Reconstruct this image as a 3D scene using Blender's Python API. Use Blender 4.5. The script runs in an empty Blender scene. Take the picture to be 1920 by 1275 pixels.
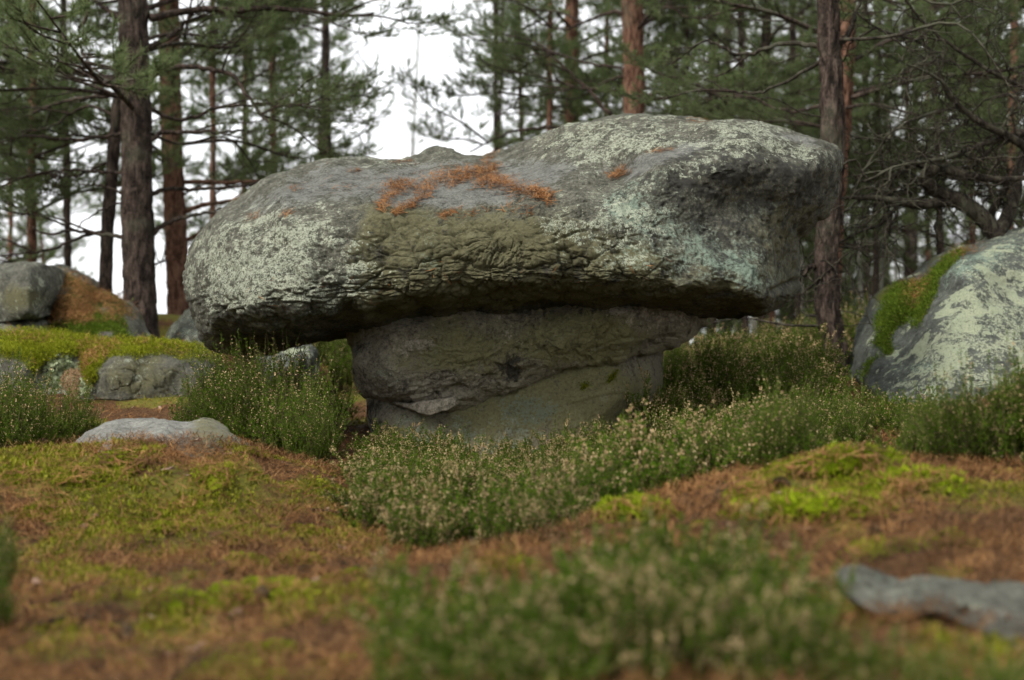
import bpy, math, random
import numpy as np
from mathutils import Vector, Matrix, Euler

random.seed(7)
RNG = np.random.default_rng(11)
scene = bpy.context.scene
COL = scene.collection
PI = math.pi

# ------------------------------------------------------------------ camera
CZ = 0.50                    # camera height above the ground at the pillar's foot
LENS = 50.0
FPX = 1920 * LENS / 36.0     # focal length in photograph pixels
HORIZON = 680.0              # pixel row of the horizon
PITCH = math.atan((HORIZON - 637.5) / FPX)
cam_d = bpy.data.cameras.new('camera')
cam = bpy.data.objects.new('camera', cam_d)
COL.objects.link(cam)
cam.location = (0, 0, CZ)
cam.rotation_euler = (math.radians(90) + PITCH, 0, 0)
cam_d.lens = LENS
cam_d.sensor_width = 36
cam_d.clip_start = 0.05
cam_d.clip_end = 1000
cam_d.dof.use_dof = True
cam_d.dof.focus_distance = 6.85
cam_d.dof.aperture_fstop = 1.8
scene.camera = cam

# ------------------------------------------------------------------ light: white overcast sky, weak wide sun
SUN_DIR = Vector((-0.50, -0.52, 0.69)).normalized()      # towards the sun
world = bpy.data.worlds.new('World')
scene.world = world
world.use_nodes = True
wn = world.node_tree
wn.nodes.clear()
w_out = wn.nodes.new('ShaderNodeOutputWorld')
w_bg = wn.nodes.new('ShaderNodeBackground')
w_sky = wn.nodes.new('ShaderNodeTexSky')
w_sky.sky_type = 'NISHITA'
w_sky.sun_disc = False
w_sky.sun_elevation = math.asin(SUN_DIR.z)
w_sky.sun_rotation = math.atan2(SUN_DIR.x, SUN_DIR.y)
w_sky.dust_density = 4.0
w_mix = wn.nodes.new('ShaderNodeMix')
w_mix.data_type = 'RGBA'
w_mix.inputs['Factor'].default_value = 0.92            # the cloud deck hides most of the blue
w_mix.inputs['B'].default_value = (10.1, 10.25, 10.35, 1)
wn.links.new(w_sky.outputs['Color'], w_mix.inputs['A'])
wn.links.new(w_mix.outputs['Result'], w_bg.inputs['Color'])
w_bg.inputs['Strength'].default_value = 0.055
wn.links.new(w_bg.outputs['Background'], w_out.inputs['Surface'])

sun_d = bpy.data.lights.new('sun', 'SUN')
sun_d.energy = 1.5
sun_d.angle = math.radians(20)
sun_d.color = (1.0, 0.96, 0.90)
sun = bpy.data.objects.new('sun', sun_d)
COL.objects.link(sun)
sun.rotation_euler = SUN_DIR.to_track_quat('Z', 'Y').to_euler()
sun.location = (0, 0, 20)

scene.view_settings.view_transform = 'Standard'
scene.view_settings.look = 'None'
scene.view_settings.gamma = 1
scene.view_settings.exposure = 1.45
scene.view_settings.use_curve_mapping = False
scene.render.engine = 'CYCLES'
scene.cycles.max_bounces = 4
scene.cycles.diffuse_bounces = 2
scene.cycles.glossy_bounces = 2
scene.cycles.transmission_bounces = 3
scene.cycles.use_denoising = True
scene.cycles.adaptive_threshold = 0.025

# ------------------------------------------------------------------ photograph pixels -> world points at a stated depth
CP, SP = math.cos(PITCH), math.sin(PITCH)
def PX(px, py, Y):
    """Point at depth Y (metres along the ground from the camera) seen at a pixel."""
    px = np.asarray(px, float); py = np.asarray(py, float); Y = np.asarray(Y, float)
    u = (px - 960.0) / FPX; v = (637.5 - py) / FPX
    dy = CP - SP * v; dz = SP + CP * v
    return np.stack([u / dy * Y, Y + 0 * u, CZ + dz / dy * Y], -1)
def UV(P):
    P = np.asarray(P, float)
    y = P[..., 1]; z = P[..., 2] - CZ
    d = y * CP + z * SP; v = (z * CP - y * SP) / d; u = P[..., 0] / d
    return np.stack([960 + u * FPX, 637.5 - v * FPX], -1)

# ------------------------------------------------------------------ numpy noise
def _hash(ix, iy, iz, seed):
    h = (ix.astype(np.uint32) * np.uint32(374761393) + iy.astype(np.uint32) * np.uint32(668265263)
         + iz.astype(np.uint32) * np.uint32(2147483647) + np.uint32(seed * 974711 % 4294967291))
    h = (h ^ (h >> np.uint32(13))) * np.uint32(1274126177)
    h = (h ^ (h >> np.uint32(16))) * np.uint32(2246822519)
    h = h ^ (h >> np.uint32(15))
    return h.astype(np.float64) / 4294967295.0
def vnoise(P, seed=0):
    P = np.asarray(P, float)
    i = np.floor(P).astype(np.int64); f = P - i
    f = f * f * f * (f * (f * 6 - 15) + 10)
    r = 0
    for dx in (0, 1):
        for dy in (0, 1):
            for dz in (0, 1):
                w = ((f[:, 0] if dx else 1 - f[:, 0]) * (f[:, 1] if dy else 1 - f[:, 1])
                     * (f[:, 2] if dz else 1 - f[:, 2]))
                r = r + w * _hash(i[:, 0] + dx, i[:, 1] + dy, i[:, 2] + dz, seed)
    return r * 2 - 1
def fbm(P, oct=5, seed=0, rough=0.5):
    P = np.asarray(P, float); a = 1.0; s = 0; t = 0
    for k in range(oct):
        s = s + a * vnoise(P * (2.03 ** k) + 17.3 * k, seed + k); t += a; a *= rough
    return s / t
def voro(P, seed=0):
    """F1, F2 and a cell id value."""
    P = np.asarray(P, float)
    i = np.floor(P).astype(np.int64)
    f1 = np.full(len(P), 9.0); f2 = np.full(len(P), 9.0); cid = np.zeros(len(P))
    for dx in (-1, 0, 1):
        for dy in (-1, 0, 1):
            for dz in (-1, 0, 1):
                a, b, c = i[:, 0] + dx, i[:, 1] + dy, i[:, 2] + dz
                qx = a + 0.1 + 0.8 * _hash(a, b, c, seed); qy = b + 0.1 + 0.8 * _hash(a, b, c, seed + 1)
                qz = c + 0.1 + 0.8 * _hash(a, b, c, seed + 2)
                d = np.sqrt((P[:, 0] - qx) ** 2 + (P[:, 1] - qy) ** 2 + (P[:, 2] - qz) ** 2)
                near = d < f1
                f2 = np.where(near, f1, np.minimum(f2, d)); cid = np.where(near, _hash(a, b, c, seed + 3), cid)
                f1 = np.where(near, d, f1)
    return f1, f2, cid
def sstep(a, b, x):
    t = np.clip((x - a) / (b - a), 0, 1)
    return t * t * (3 - 2 * t)
def blob(uv, cx, cy, rx, ry, rot=0.0):
    dx = uv[:, 0] - cx; dy = uv[:, 1] - cy
    c, s = math.cos(rot), math.sin(rot)
    a = dx * c + dy * s; b = -dx * s + dy * c
    return np.exp(-(a / rx) ** 2 - (b / ry) ** 2)

def terr(x, k):
    a = x * k; i = np.floor(a); return (i + sstep(0.75, 1.0, a - i)) / k

# ------------------------------------------------------------------ mesh helpers
def make_mesh(name, V, F, mat=None, smooth=True, attrs=None):
    """V (n,3); F (m,3) or (m,4) int array, or a list of such arrays."""
    V = np.ascontiguousarray(V, np.float32)
    Fs = F if isinstance(F, list) else [F]
    Fs = [np.asarray(f, np.int32) for f in Fs if len(f)]
    me = bpy.data.meshes.new(name)
    me.vertices.add(len(V))
    me.vertices.foreach_set('co', V.ravel())
    loops = np.concatenate([f.ravel() for f in Fs]).astype(np.int32)
    sizes = np.concatenate([np.full(len(f), f.shape[1], np.int32) for f in Fs])
    starts = np.concatenate([[0], np.cumsum(sizes)[:-1]]).astype(np.int32)
    me.loops.add(len(loops))
    me.loops.foreach_set('vertex_index', loops)
    me.polygons.add(len(sizes))
    me.polygons.foreach_set('loop_start', starts)
    if smooth:
        me.polygons.foreach_set('use_smooth', np.ones(len(sizes), bool))
    if mat: me.materials.append(mat)
    for k, a in (attrs or {}).items():
        at = me.attributes.new(k, 'FLOAT', 'POINT')
        at.data.foreach_set('value', np.ascontiguousarray(a, np.float32))
    me.update(calc_edges=True)
    return me
def link(name, me, parent=None):
    o = bpy.data.objects.new(name, me)
    COL.objects.link(o)
    if parent: o.parent = parent
    return o
def obj(name, V, F, mat, parent=None, smooth=True, attrs=None):
    return link(name, make_mesh(name, V, F, mat, smooth, attrs), parent)
def empty(name, loc=(0, 0, 0), rz=0.0):
    o = bpy.data.objects.new(name, None)
    COL.objects.link(o)
    o.location = loc; o.rotation_euler = (0, 0, rz); o.empty_display_size = 0.1
    return o
def tag(o, label=None, cat=None, group=None, kind=None):
    if label: o['label'] = label
    if cat: o['category'] = cat
    if group: o['group'] = group
    if kind: o['kind'] = kind
    return o
def copy_tree(o, parent=None):
    c = o.copy(); COL.objects.link(c)
    if parent: c.parent = parent
    for ch in KIDS.get(o.name, []):
        copy_tree(ch, c)
    return c
KIDS = {}
def kid(parent, child):
    KIDS.setdefault(parent.name, []).append(child)
    return child

def normalize(a):
    return a / np.maximum(np.linalg.norm(a, axis=-1, keepdims=True), 1e-9)
def catmull(pts, n):
    """smooth open curve through pts (k,d) with n samples, even by length"""
    p = np.asarray(pts, float)
    q = np.concatenate([[2 * p[0] - p[1]], p, [2 * p[-1] - p[-2]]])
    out = []
    for i in range(len(p) - 1):
        t = np.linspace(0, 1, 12, endpoint=False)[:, None]
        a, b, c, d = q[i], q[i + 1], q[i + 2], q[i + 3]
        out.append(0.5 * (2 * b + (c - a) * t + (2 * a - 5 * b + 4 * c - d) * t ** 2 + (3 * b - a - 3 * c + d) * t ** 3))
    out = np.concatenate(out + [p[-1:]])
    s = np.concatenate([[0], np.cumsum(np.linalg.norm(np.diff(out, axis=0), axis=1))])
    u = np.linspace(0, s[-1], n)
    return np.stack([np.interp(u, s, out[:, k]) for k in range(p.shape[1])], -1)
def closed_curve(pts, n):
    p = np.asarray(pts, float); k = len(p); out = []
    for i in range(k):
        t = np.linspace(0, 1, 14, endpoint=False)[:, None]
        a, b, c, d = p[i - 1], p[i], p[(i + 1) % k], p[(i + 2) % k]
        out.append(0.5 * (2 * b + (c - a) * t + (2 * a - 5 * b + 4 * c - d) * t ** 2 + (3 * b - a - 3 * c + d) * t ** 3))
    out = np.concatenate(out); out = np.concatenate([out, out[:1]])
    s = np.concatenate([[0], np.cumsum(np.linalg.norm(np.diff(out, axis=0), axis=1))])
    u = np.linspace(0, s[-1], n, endpoint=False)
    return np.stack([np.interp(u, s, out[:, j]) for j in range(p.shape[1])], -1)

class Tubes:
    """collects tapered tubes into one mesh"""
    def __init__(self): self.V = []; self.F = []; self.n = 0
    def add(self, path, radii, sides=5, cap=True):
        P = np.asarray(path, float); m = len(P)
        R = np.interp(np.linspace(0, 1, m), np.linspace(0, 1, len(radii)), radii)
        T = normalize(np.gradient(P, axis=0))
        ref = np.array([0, 0, 1.0]) if abs(T[:, 2]).mean() < 0.8 else np.array([1.0, 0, 0])
        N = normalize(np.cross(T, ref)); B = np.cross(T, N)
        a = np.linspace(0, 2 * PI, sides, endpoint=False)
        ring = P[:, None] + R[:, None, None] * (np.cos(a)[None, :, None] * N[:, None] + np.sin(a)[None, :, None] * B[:, None])
        idx = np.arange(m * sides).reshape(m, sides) + self.n
        q = np.stack([idx[:-1], np.roll(idx[:-1], -1, 1), np.roll(idx[1:], -1, 1), idx[1:]], -1).reshape(-1, 4)
        self.V.append(ring.reshape(-1, 3)); self.F.append(q); self.n += m * sides
        return self
    def obj(self, name, mat, parent=None):
        return obj(name, np.concatenate(self.V), np.concatenate(self.F), mat, parent)
    def mesh(self, name, mat):
        return make_mesh(name, np.concatenate(self.V), np.concatenate(self.F), mat)

def blades(P, D, L, W, rng=RNG):
    """one thin triangle per leaf: base at P, direction D, length L, width W"""
    n = len(P)
    S = normalize(np.cross(D, rng.normal(size=(n, 3)))) * (np.asarray(W) / 2).reshape(-1, 1)
    V = np.stack([P - S, P + S, P + D * np.asarray(L).reshape(-1, 1)], 1).reshape(-1, 3)
    return V, np.arange(3 * n).reshape(-1, 3)
def leaflets(P, D, L, W, rng=RNG):
    """a pointed leaf of two triangles: widest a third of the way up"""
    n = len(P)
    S = normalize(np.cross(D, rng.normal(size=(n, 3)))) * (np.asarray(W) / 2).reshape(-1, 1)
    Lc = np.asarray(L).reshape(-1, 1) * np.ones((n, 1))
    V = np.stack([P, P + D * Lc * 0.4 - S, P + D * Lc, P + D * Lc * 0.4 + S], 1).reshape(-1, 3)
    return V, np.arange(4 * n).reshape(-1, 4)
def needle_strips(P, N, L, W, lift=0.004, rng=RNG, flat=1.0):
    """dry needles lying on a surface: bent double strips"""
    n = len(P)
    T = rng.normal(size=(n, 3)); T = T - N * np.sum(T * N, 1, keepdims=True) * flat
    T = normalize(T)
    S = normalize(np.cross(T, N)) * (np.asarray(W) / 2).reshape(-1, 1)
    L = np.asarray(L).reshape(-1, 1) * np.ones((n, 1))
    up = rng.random((n, 1)) * lift
    bend = normalize(np.cross(N, T)) * L * rng.normal(size=(n, 1)) * 0.07
    a = P - T * L * 0.5 + N * (up + rng.random((n, 1)) * lift)
    b = P + N * (up + lift * 0.5) + bend
    c = P + T * L * 0.5 + N * (up + rng.random((n, 1)) * lift * 1.5)
    V = np.stack([a - S * 0.8, a + S * 0.8, b - S, b + S, c - S * 0.3, c + S * 0.3], 1).reshape(-1, 3)
    k = np.arange(n)[:, None] * 6
    F = np.concatenate([k + [0, 1, 3, 2], k + [2, 3, 5, 4]])
    return V, F

# ------------------------------------------------------------------ node helpers
class NT:
    def __init__(self, name):
        self.m = bpy.data.materials.new(name); self.m.use_nodes = True
        self.t = self.m.node_tree; self.t.nodes.clear()
        self.out = self.t.nodes.new('ShaderNodeOutputMaterial')
        tc = self.t.nodes.new('ShaderNodeTexCoord'); self.co = tc.outputs['Object']
    def n(self, typ, **kw):
        x = self.t.nodes.new(typ)
        for k, v in kw.items(): setattr(x, k, v)
        return x
    def l(self, a, b): self.t.links.new(a, b)
    def setin(self, sock, v):
        if isinstance(v, bpy.types.NodeSocket): self.l(v, sock)
        elif isinstance(v, tuple) and len(v) == 3 and sock.type == 'RGBA': sock.default_value = (*v, 1)
        else: sock.default_value = v
    def mapping(self, scale, loc=(0, 0, 0), co=None):
        x = self.n('ShaderNodeMapping'); x.inputs['Scale'].default_value = scale; x.inputs['Location'].default_value = loc
        self.l(co or self.co, x.inputs['Vector']); return x.outputs['Vector']
    def noise(self, scale, detail=5, rough=0.55, dist=0.0, co=None):
        x = self.n('ShaderNodeTexNoise'); x.inputs['Scale'].default_value = scale
        x.inputs['Detail'].default_value = detail; x.inputs['Roughness'].default_value = rough
        x.inputs['Distortion'].default_value = dist
        self.l(co or self.co, x.inputs['Vector']); return x.outputs['Fac']
    def voronoi(self, scale, feature='F1', co=None, rnd=1.0):
        x = self.n('ShaderNodeTexVoronoi', feature=feature); x.inputs['Scale'].default_value = scale
        x.inputs['Randomness'].default_value = rnd
        self.l(co or self.co, x.inputs['Vector']); return x
    def attr(self, name):
        x = self.n('ShaderNodeAttribute', attribute_name=name); return x.outputs['Fac']
    def math(self, op, a, b=0.0, c=None, clamp=False):
        x = self.n('ShaderNodeMath', operation=op, use_clamp=clamp)
        self.setin(x.inputs[0], a); self.setin(x.inputs[1], b)
        if c is not None: self.setin(x.inputs[2], c)
        return x.outputs[0]
    def ss(self, v, a, b):
        x = self.n('ShaderNodeMapRange', interpolation_type='SMOOTHSTEP')
        self.setin(x.inputs['Value'], v); self.setin(x.inputs['From Min'], a); self.setin(x.inputs['From Max'], b)
        return x.outputs['Result']
    def ramp(self, v, stops):
        x = self.n('ShaderNodeValToRGB'); self.l(v, x.inputs['Fac'])
        e = x.color_ramp.elements
        while len(e) < len(stops): e.new(0.5)
        for q, (p, c) in zip(e, stops): q.position = p; q.color = (*c, 1)
        return x.outputs['Color']
    def mix(self, f, a, b, blend='MIX'):
        x = self.n('ShaderNodeMix', data_type='RGBA', blend_type=blend)
        self.setin(x.inputs['Factor'], f); self.setin(x.inputs['A'], a); self.setin(x.inputs['B'], b)
        return x.outputs['Result']
    def bump(self, h, strength=0.5, dist=0.01, prev=None):
        x = self.n('ShaderNodeBump'); x.inputs['Strength'].default_value = strength; x.inputs['Distance'].default_value = dist
        self.l(h, x.inputs['Height'])
        if prev: self.l(prev, x.inputs['Normal'])
        return x.outputs['Normal']
    def finish(self, color, rough=0.85, normal=None, spec=0.25, transl=0.0):
        p = self.n('ShaderNodeBsdfPrincipled')
        self.setin(p.inputs['Base Color'], color); self.setin(p.inputs['Roughness'], rough)
        p.inputs['Specular IOR Level'].default_value = spec
        if normal: self.l(normal, p.inputs['Normal'])
        sh = p.outputs['BSDF']
        if transl:
            t = self.n('ShaderNodeBsdfTranslucent'); self.setin(t.inputs['Color'], color)
            ms = self.n('ShaderNodeMixShader'); ms.inputs['Fac'].default_value = transl
            self.l(sh, ms.inputs[1]); self.l(t.outputs['BSDF'], ms.inputs[2]); sh = ms.outputs['Shader']
        self.l(sh, self.out.inputs['Surface'])
        return self.m

def leafy_mat(name, c1, c2, c3, transl=0.3, rough=0.8, spec=0.06, patch=0.0, patch_col=None, patch_scale=3.0):
    """leaf colours that vary from leaf to leaf (random per mesh island)"""
    m = NT(name)
    g = m.n('ShaderNodeNewGeometry')
    col = m.ramp(g.outputs['Random Per Island'], [(0.0, c1), (0.5, c2), (1.0, c3)])
    oi = m.n('ShaderNodeObjectInfo')
    hs = m.n('ShaderNodeHueSaturation')
    hs.inputs['Hue'].default_value = 0.5
    v = m.math('MULTIPLY_ADD', oi.outputs['Random'], 0.35, 0.82)
    m.l(v, hs.inputs['Value']); m.l(col, hs.inputs['Color'])
    col = hs.outputs['Color']
    if patch_col:
        w = m.n('ShaderNodeNewGeometry').outputs['Position']
        f = m.ss(m.noise(patch_scale, 3, co=w), 0.5 - patch, 0.75 - patch)
        col = m.mix(f, col, patch_col)
    return m.finish(col, rough, None, spec, transl)

def rock_mat(name, dark, mid, light, lichen=(0.37, 0.40, 0.31), lichen2=(0.45, 0.47, 0.36), lich_bias=0.0,
             olive=(0.110, 0.103, 0.056), bare=(0.125, 0.127, 0.116), teal=(0.17, 0.25, 0.19), bump=0.8, scale=1.0, blotch=0.0):
    m = NT(name)
    nm = m.noise(9 * scale, 5, 0.68, 0.2)
    nf = m.noise(55 * scale, 4, 0.7)
    ng = m.noise(150 * scale, 3, 0.7)
    fm = m.math('ADD', m.math('MULTIPLY', nm, 0.35), m.math('ADD', m.math('MULTIPLY', nf, 0.40), m.math('MULTIPLY', ng, 0.25)))
    col = m.ramp(fm, [(0.38, dark), (0.5, mid), (0.61, light)])
    # olive algae film, bare smooth stone, teal crust
    ov = m.math('ADD', m.attr('olive'), m.math('ADD', m.math('MULTIPLY', m.math('SUBTRACT', nm, 0.5), 2.0), m.math('MULTIPLY', m.math('SUBTRACT', nf, 0.5), 1.2)))
    col = m.mix(m.math('MULTIPLY', m.ss(ov, 0.25, 0.95), 0.85), col, m.mix(nf, (olive[0] * 0.55, olive[1] * 0.55, olive[2] * 0.5), (olive[0] * 1.5, olive[1] * 1.5, olive[2] * 1.4)))
    l2 = m.noise(4.2 * scale, 4, 0.6, 0.5)
    tl = m.math('ADD', m.math('ADD', m.math('MULTIPLY', l2, 0.45), m.math('MULTIPLY', nf, 0.55)), m.math('MULTIPLY', m.attr('teal'), 0.17))
    col = m.mix(m.math('MULTIPLY', m.ss(tl, 0.58, 0.72), 0.8), col, m.mix(nf, teal, (0.24, 0.30, 0.24)))
    bv = m.math('ADD', m.attr('bare'), m.math('ADD', m.math('MULTIPLY', m.math('SUBTRACT', nm, 0.5), 2.6), m.math('MULTIPLY', m.math('SUBTRACT', nf, 0.5), 1.6)))
    col = m.mix(m.math('MULTIPLY', m.ss(bv, 0.45, 0.85), 0.9), col, m.mix(m.ss(fm, 0.38, 0.60), (bare[0] * 0.5, bare[1] * 0.5, bare[2] * 0.5), (bare[0] * 1.5, bare[1] * 1.5, bare[2] * 1.48)))
    # dark crust of black lichen
    l1 = m.noise(24 * scale, 6, 0.76, 0.2)
    dkn = m.math('ADD', m.math('MULTIPLY', m.noise(13 * scale, 5, 0.72, 0.3), 0.8), m.math('MULTIPLY', ng, 0.2))
    dk = m.ss(m.math('ADD', dkn, m.math('MULTIPLY', m.attr('dark'), 0.20)), 0.57, 0.70)
    col = m.mix(m.math('MULTIPLY', dk, 0.85), col, (0.034, 0.033, 0.029))
    # pale crust lichen: ragged crisp patches, larger rosettes, scattered spots
    la = m.attr('lichen')
    lf = m.math('ADD', m.math('ADD', m.math('MULTIPLY', l1, 0.50), m.math('ADD', m.math('MULTIPLY', l2, 0.25), m.math('MULTIPLY', nm, 0.25))), m.math('MULTIPLY', la, 0.095))
    lm = m.ss(lf, 0.562 - lich_bias, 0.596 - lich_bias)
    vo = m.voronoi(12 * scale)
    wob = m.math('ADD', vo.outputs['Distance'], m.math('MULTIPLY', m.math('SUBTRACT', nf, 0.5), 0.6))
    sep = m.n('ShaderNodeSeparateColor'); m.l(vo.outputs['Color'], sep.inputs['Color'])
    rad = m.math('MULTIPLY', m.ss(m.math('ADD', sep.outputs[0], m.math('MULTIPLY', la, 0.22)), 0.78, 1.2), 0.68)
    spot = m.ss(m.math('SUBTRACT', rad, wob), -0.01, 0.05)
    vs = m.voronoi(42 * scale)
    sep2 = m.n('ShaderNodeSeparateColor'); m.l(vs.outputs['Color'], sep2.inputs['Color'])
    rad2 = m.math('MULTIPLY', m.ss(m.math('ADD', sep2.outputs[0], m.math('MULTIPLY', la, 0.30)), 0.86, 1.25), 0.6)
    spot2 = m.ss(m.math('SUBTRACT', rad2, m.math('ADD', vs.outputs['Distance'], m.math('MULTIPLY', m.math('SUBTRACT', ng, 0.5), 0.4))), -0.01, 0.05)
    lm = m.math('MAXIMUM', m.math('MAXIMUM', lm, spot), spot2)
    lm = m.math('MULTIPLY', lm, m.ss(la, -0.05, 0.25))
    lm = m.math('MULTIPLY', lm, m.ss(m.math('ADD', nf, m.math('MULTIPLY', ng, 0.9)), 0.80, 1.02))
    if blotch:
        b1 = m.noise(5.5 * scale, 5, 0.58, 0.8, co=m.mapping((1, 1, 0.75)))
        bl = m.ss(m.math('ADD', b1, m.math('MULTIPLY', m.attr('lichen'), 0.13)), 0.60 - blotch, 0.63 - blotch)
        lm = m.math('MAXIMUM', lm, m.math('MULTIPLY', bl, m.ss(nf, 0.30, 0.46)))
    lcol = m.mix(m.ss(ng, 0.35, 0.65), (lichen[0] * 0.66, lichen[1] * 0.68, lichen[2] * 0.62), m.mix(sep.outputs[1], lichen, lichen2))
    col = m.mix(m.math('MULTIPLY', lm, 0.88), col, lcol)
    # earth under moss
    mo = m.ss(m.math('ADD', m.attr('moss'), m.math('MULTIPLY', m.math('SUBTRACT', nf, 0.5), 0.7)), 0.35, 0.6)
    col = m.mix(mo, col, m.mix(ng, (0.05, 0.05, 0.012), (0.10, 0.11, 0.02)))
    col = m.mix(m.math('MULTIPLY', m.ss(m.noise(85 * scale, 4, 0.75), 0.56, 0.66), 0.55), col, (0.022, 0.021, 0.018))
    hf = m.noise(44 * scale, 7, 0.78)
    b = m.bump(hf, 1.0 * bump, 0.024)
    return m.finish(col, 0.92, b, 0.15)

def bark_mat(name, dark, mid, light):
    m = NT(name)
    g = m.n('ShaderNodeNewGeometry')
    st = m.mapping((1, 1, 0.28))
    n1 = m.noise(24, 4, 0.65, 0.5, co=st); n2 = m.noise(90, 3, 0.6, co=m.mapping((1, 1, 0.5)))
    n3 = m.noise(2.0, 3)
    f = m.math('ADD', m.math('MULTIPLY', n1, 0.65), m.math('MULTIPLY', n2, 0.35))
    col = m.ramp(f, [(0.41, dark), (0.5, mid), (0.60, light)])
    col = m.mix(m.math('MULTIPLY', m.ss(n3, 0.52, 0.7), 0.5), col, (0.10, 0.105, 0.07))
    b = m.bump(f, 0.8, 0.015)
    return m.finish(col, 0.9, b, 0.15)

# ------------------------------------------------------------------ materials
M = {}
M['cap'] = rock_mat('lichen_sandstone', (0.028, 0.028, 0.021), (0.096, 0.095, 0.073), (0.215, 0.212, 0.165))
M['pillar'] = rock_mat('brown_sandstone', teal=(0.20, 0.235, 0.17), dark=(0.100, 0.086, 0.060), mid=(0.33, 0.295, 0.225), light=(0.52, 0.47, 0.375), lich_bias=-0.01, bump=1.15,
                       olive=(0.235, 0.222, 0.105), bare=(0.40, 0.35, 0.285))
M['slab'] = rock_mat('blotched_boulder', (0.036, 0.040, 0.034), (0.080, 0.088, 0.075), (0.15, 0.16, 0.135), lich_bias=-0.02,
                     lichen=(0.36, 0.40, 0.28), lichen2=(0.41, 0.43, 0.30), blotch=-0.012)
M['grey'] = rock_mat('grey_boulder', (0.045, 0.044, 0.034), (0.105, 0.104, 0.084), (0.19, 0.187, 0.155), lich_bias=-0.01)
M['pale'] = rock_mat('pale_mound_stone', (0.085, 0.085, 0.074), (0.165, 0.164, 0.146), (0.26, 0.258, 0.23), lich_bias=-0.03, bump=0.5)
M['bark'] = bark_mat('pine_bark', (0.012, 0.009, 0.007), (0.038, 0.027, 0.021), (0.092, 0.067, 0.053))
M['bark_red'] = bark_mat('orange_pine_bark', (0.034, 0.018, 0.011), (0.105, 0.054, 0.034), (0.19, 0.108, 0.072))
M['bark_pale'] = bark_mat('pale_birch_bark', (0.10, 0.10, 0.085), (0.28, 0.28, 0.24), (0.42, 0.41, 0.36))
M['twig'] = bark_mat('mossy_dead_wood', (0.010, 0.008, 0.006), (0.030, 0.023, 0.017), (0.070, 0.066, 0.046))
M['needle'] = leafy_mat('pine_needles', (0.080, 0.110, 0.044), (0.130, 0.168, 0.070), (0.20, 0.24, 0.115), 0.5)
M['needle2'] = leafy_mat('pale_pine_needles', (0.085, 0.122, 0.048), (0.13, 0.178, 0.068), (0.19, 0.235, 0.10), 0.5)
M['dry'] = leafy_mat('dry_needles', (0.085, 0.036, 0.014), (0.21, 0.090, 0.032), (0.40, 0.205, 0.085), 0.1)
M['litter'] = leafy_mat('needle_litter', (0.060, 0.028, 0.012), (0.19, 0.085, 0.030), (0.38, 0.21, 0.085), 0.1, patch=0.03, patch_col=(0.060, 0.033, 0.018), patch_scale=4.0)
M['moss'] = leafy_mat('green_moss', (0.105, 0.125, 0.009), (0.195, 0.22, 0.012), (0.31, 0.33, 0.028), 0.3)
M['moss_green'] = leafy_mat('dark_green_moss', (0.045, 0.075, 0.008), (0.085, 0.135, 0.012), (0.15, 0.21, 0.025), 0.3)
M['moss_bright'] = leafy_mat('bright_moss', (0.12, 0.17, 0.007), (0.21, 0.275, 0.009), (0.32, 0.38, 0.022), 0.35)
M['moss_olive'] = leafy_mat('olive_moss', (0.095, 0.098, 0.012), (0.18, 0.178, 0.018), (0.29, 0.27, 0.04), 0.25)
M['heath'] = leafy_mat('heather_green', (0.030, 0.066, 0.005), (0.072, 0.132, 0.010), (0.14, 0.20, 0.022), 0.4)
M['heath_stem'] = leafy_mat('heather_stem', (0.05, 0.035, 0.022), (0.085, 0.06, 0.035), (0.13, 0.10, 0.06), 0.0)
M['bell'] = leafy_mat('heather_seed_heads', (0.28, 0.19, 0.095), (0.48, 0.345, 0.185), (0.66, 0.51, 0.31), 0.35)
M['fern'] = leafy_mat('dead_fern', (0.14, 0.085, 0.045), (0.25, 0.155, 0.085), (0.34, 0.23, 0.13), 0.2)
M['leaf'] = leafy_mat('fallen_leaf', (0.20, 0.13, 0.095), (0.33, 0.22, 0.165), (0.46, 0.34, 0.27), 0.15)
M['foliose'] = leafy_mat('foliose_lichen', (0.30, 0.36, 0.20), (0.42, 0.48, 0.29), (0.52, 0.57, 0.38), 0.15)

def ground_mat():
    m = NT('forest_floor')
    nf = m.noise(60, 4, 0.7)
    st = m.noise(70, 4, 0.6, 2.0, co=m.mapping((1, 0.35, 1)))
    f = m.math('ADD', m.math('MULTIPLY', st, 0.5), m.math('MULTIPLY', nf, 0.5))
    col = m.ramp(f, [(0.38, (0.022, 0.012, 0.007)), (0.48, (0.070, 0.036, 0.017)), (0.60, (0.150, 0.080, 0.036)), (0.70, (0.25, 0.150, 0.075))])
    mo = m.ss(m.math('ADD', m.attr('moss'), m.math('MULTIPLY', m.math('SUBTRACT', m.noise(16, 6, 0.65), 0.5), 0.9)), 0.38, 0.6)
    col = m.mix(m.math('MULTIPLY', mo, 0.85), col, m.mix(nf, (0.075, 0.075, 0.012), (0.17, 0.165, 0.03)))
    b = m.bump(f, 0.9, 0.015)
    return m.finish(col, 0.95, b, 0.1)
M['ground'] = ground_mat()

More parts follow.
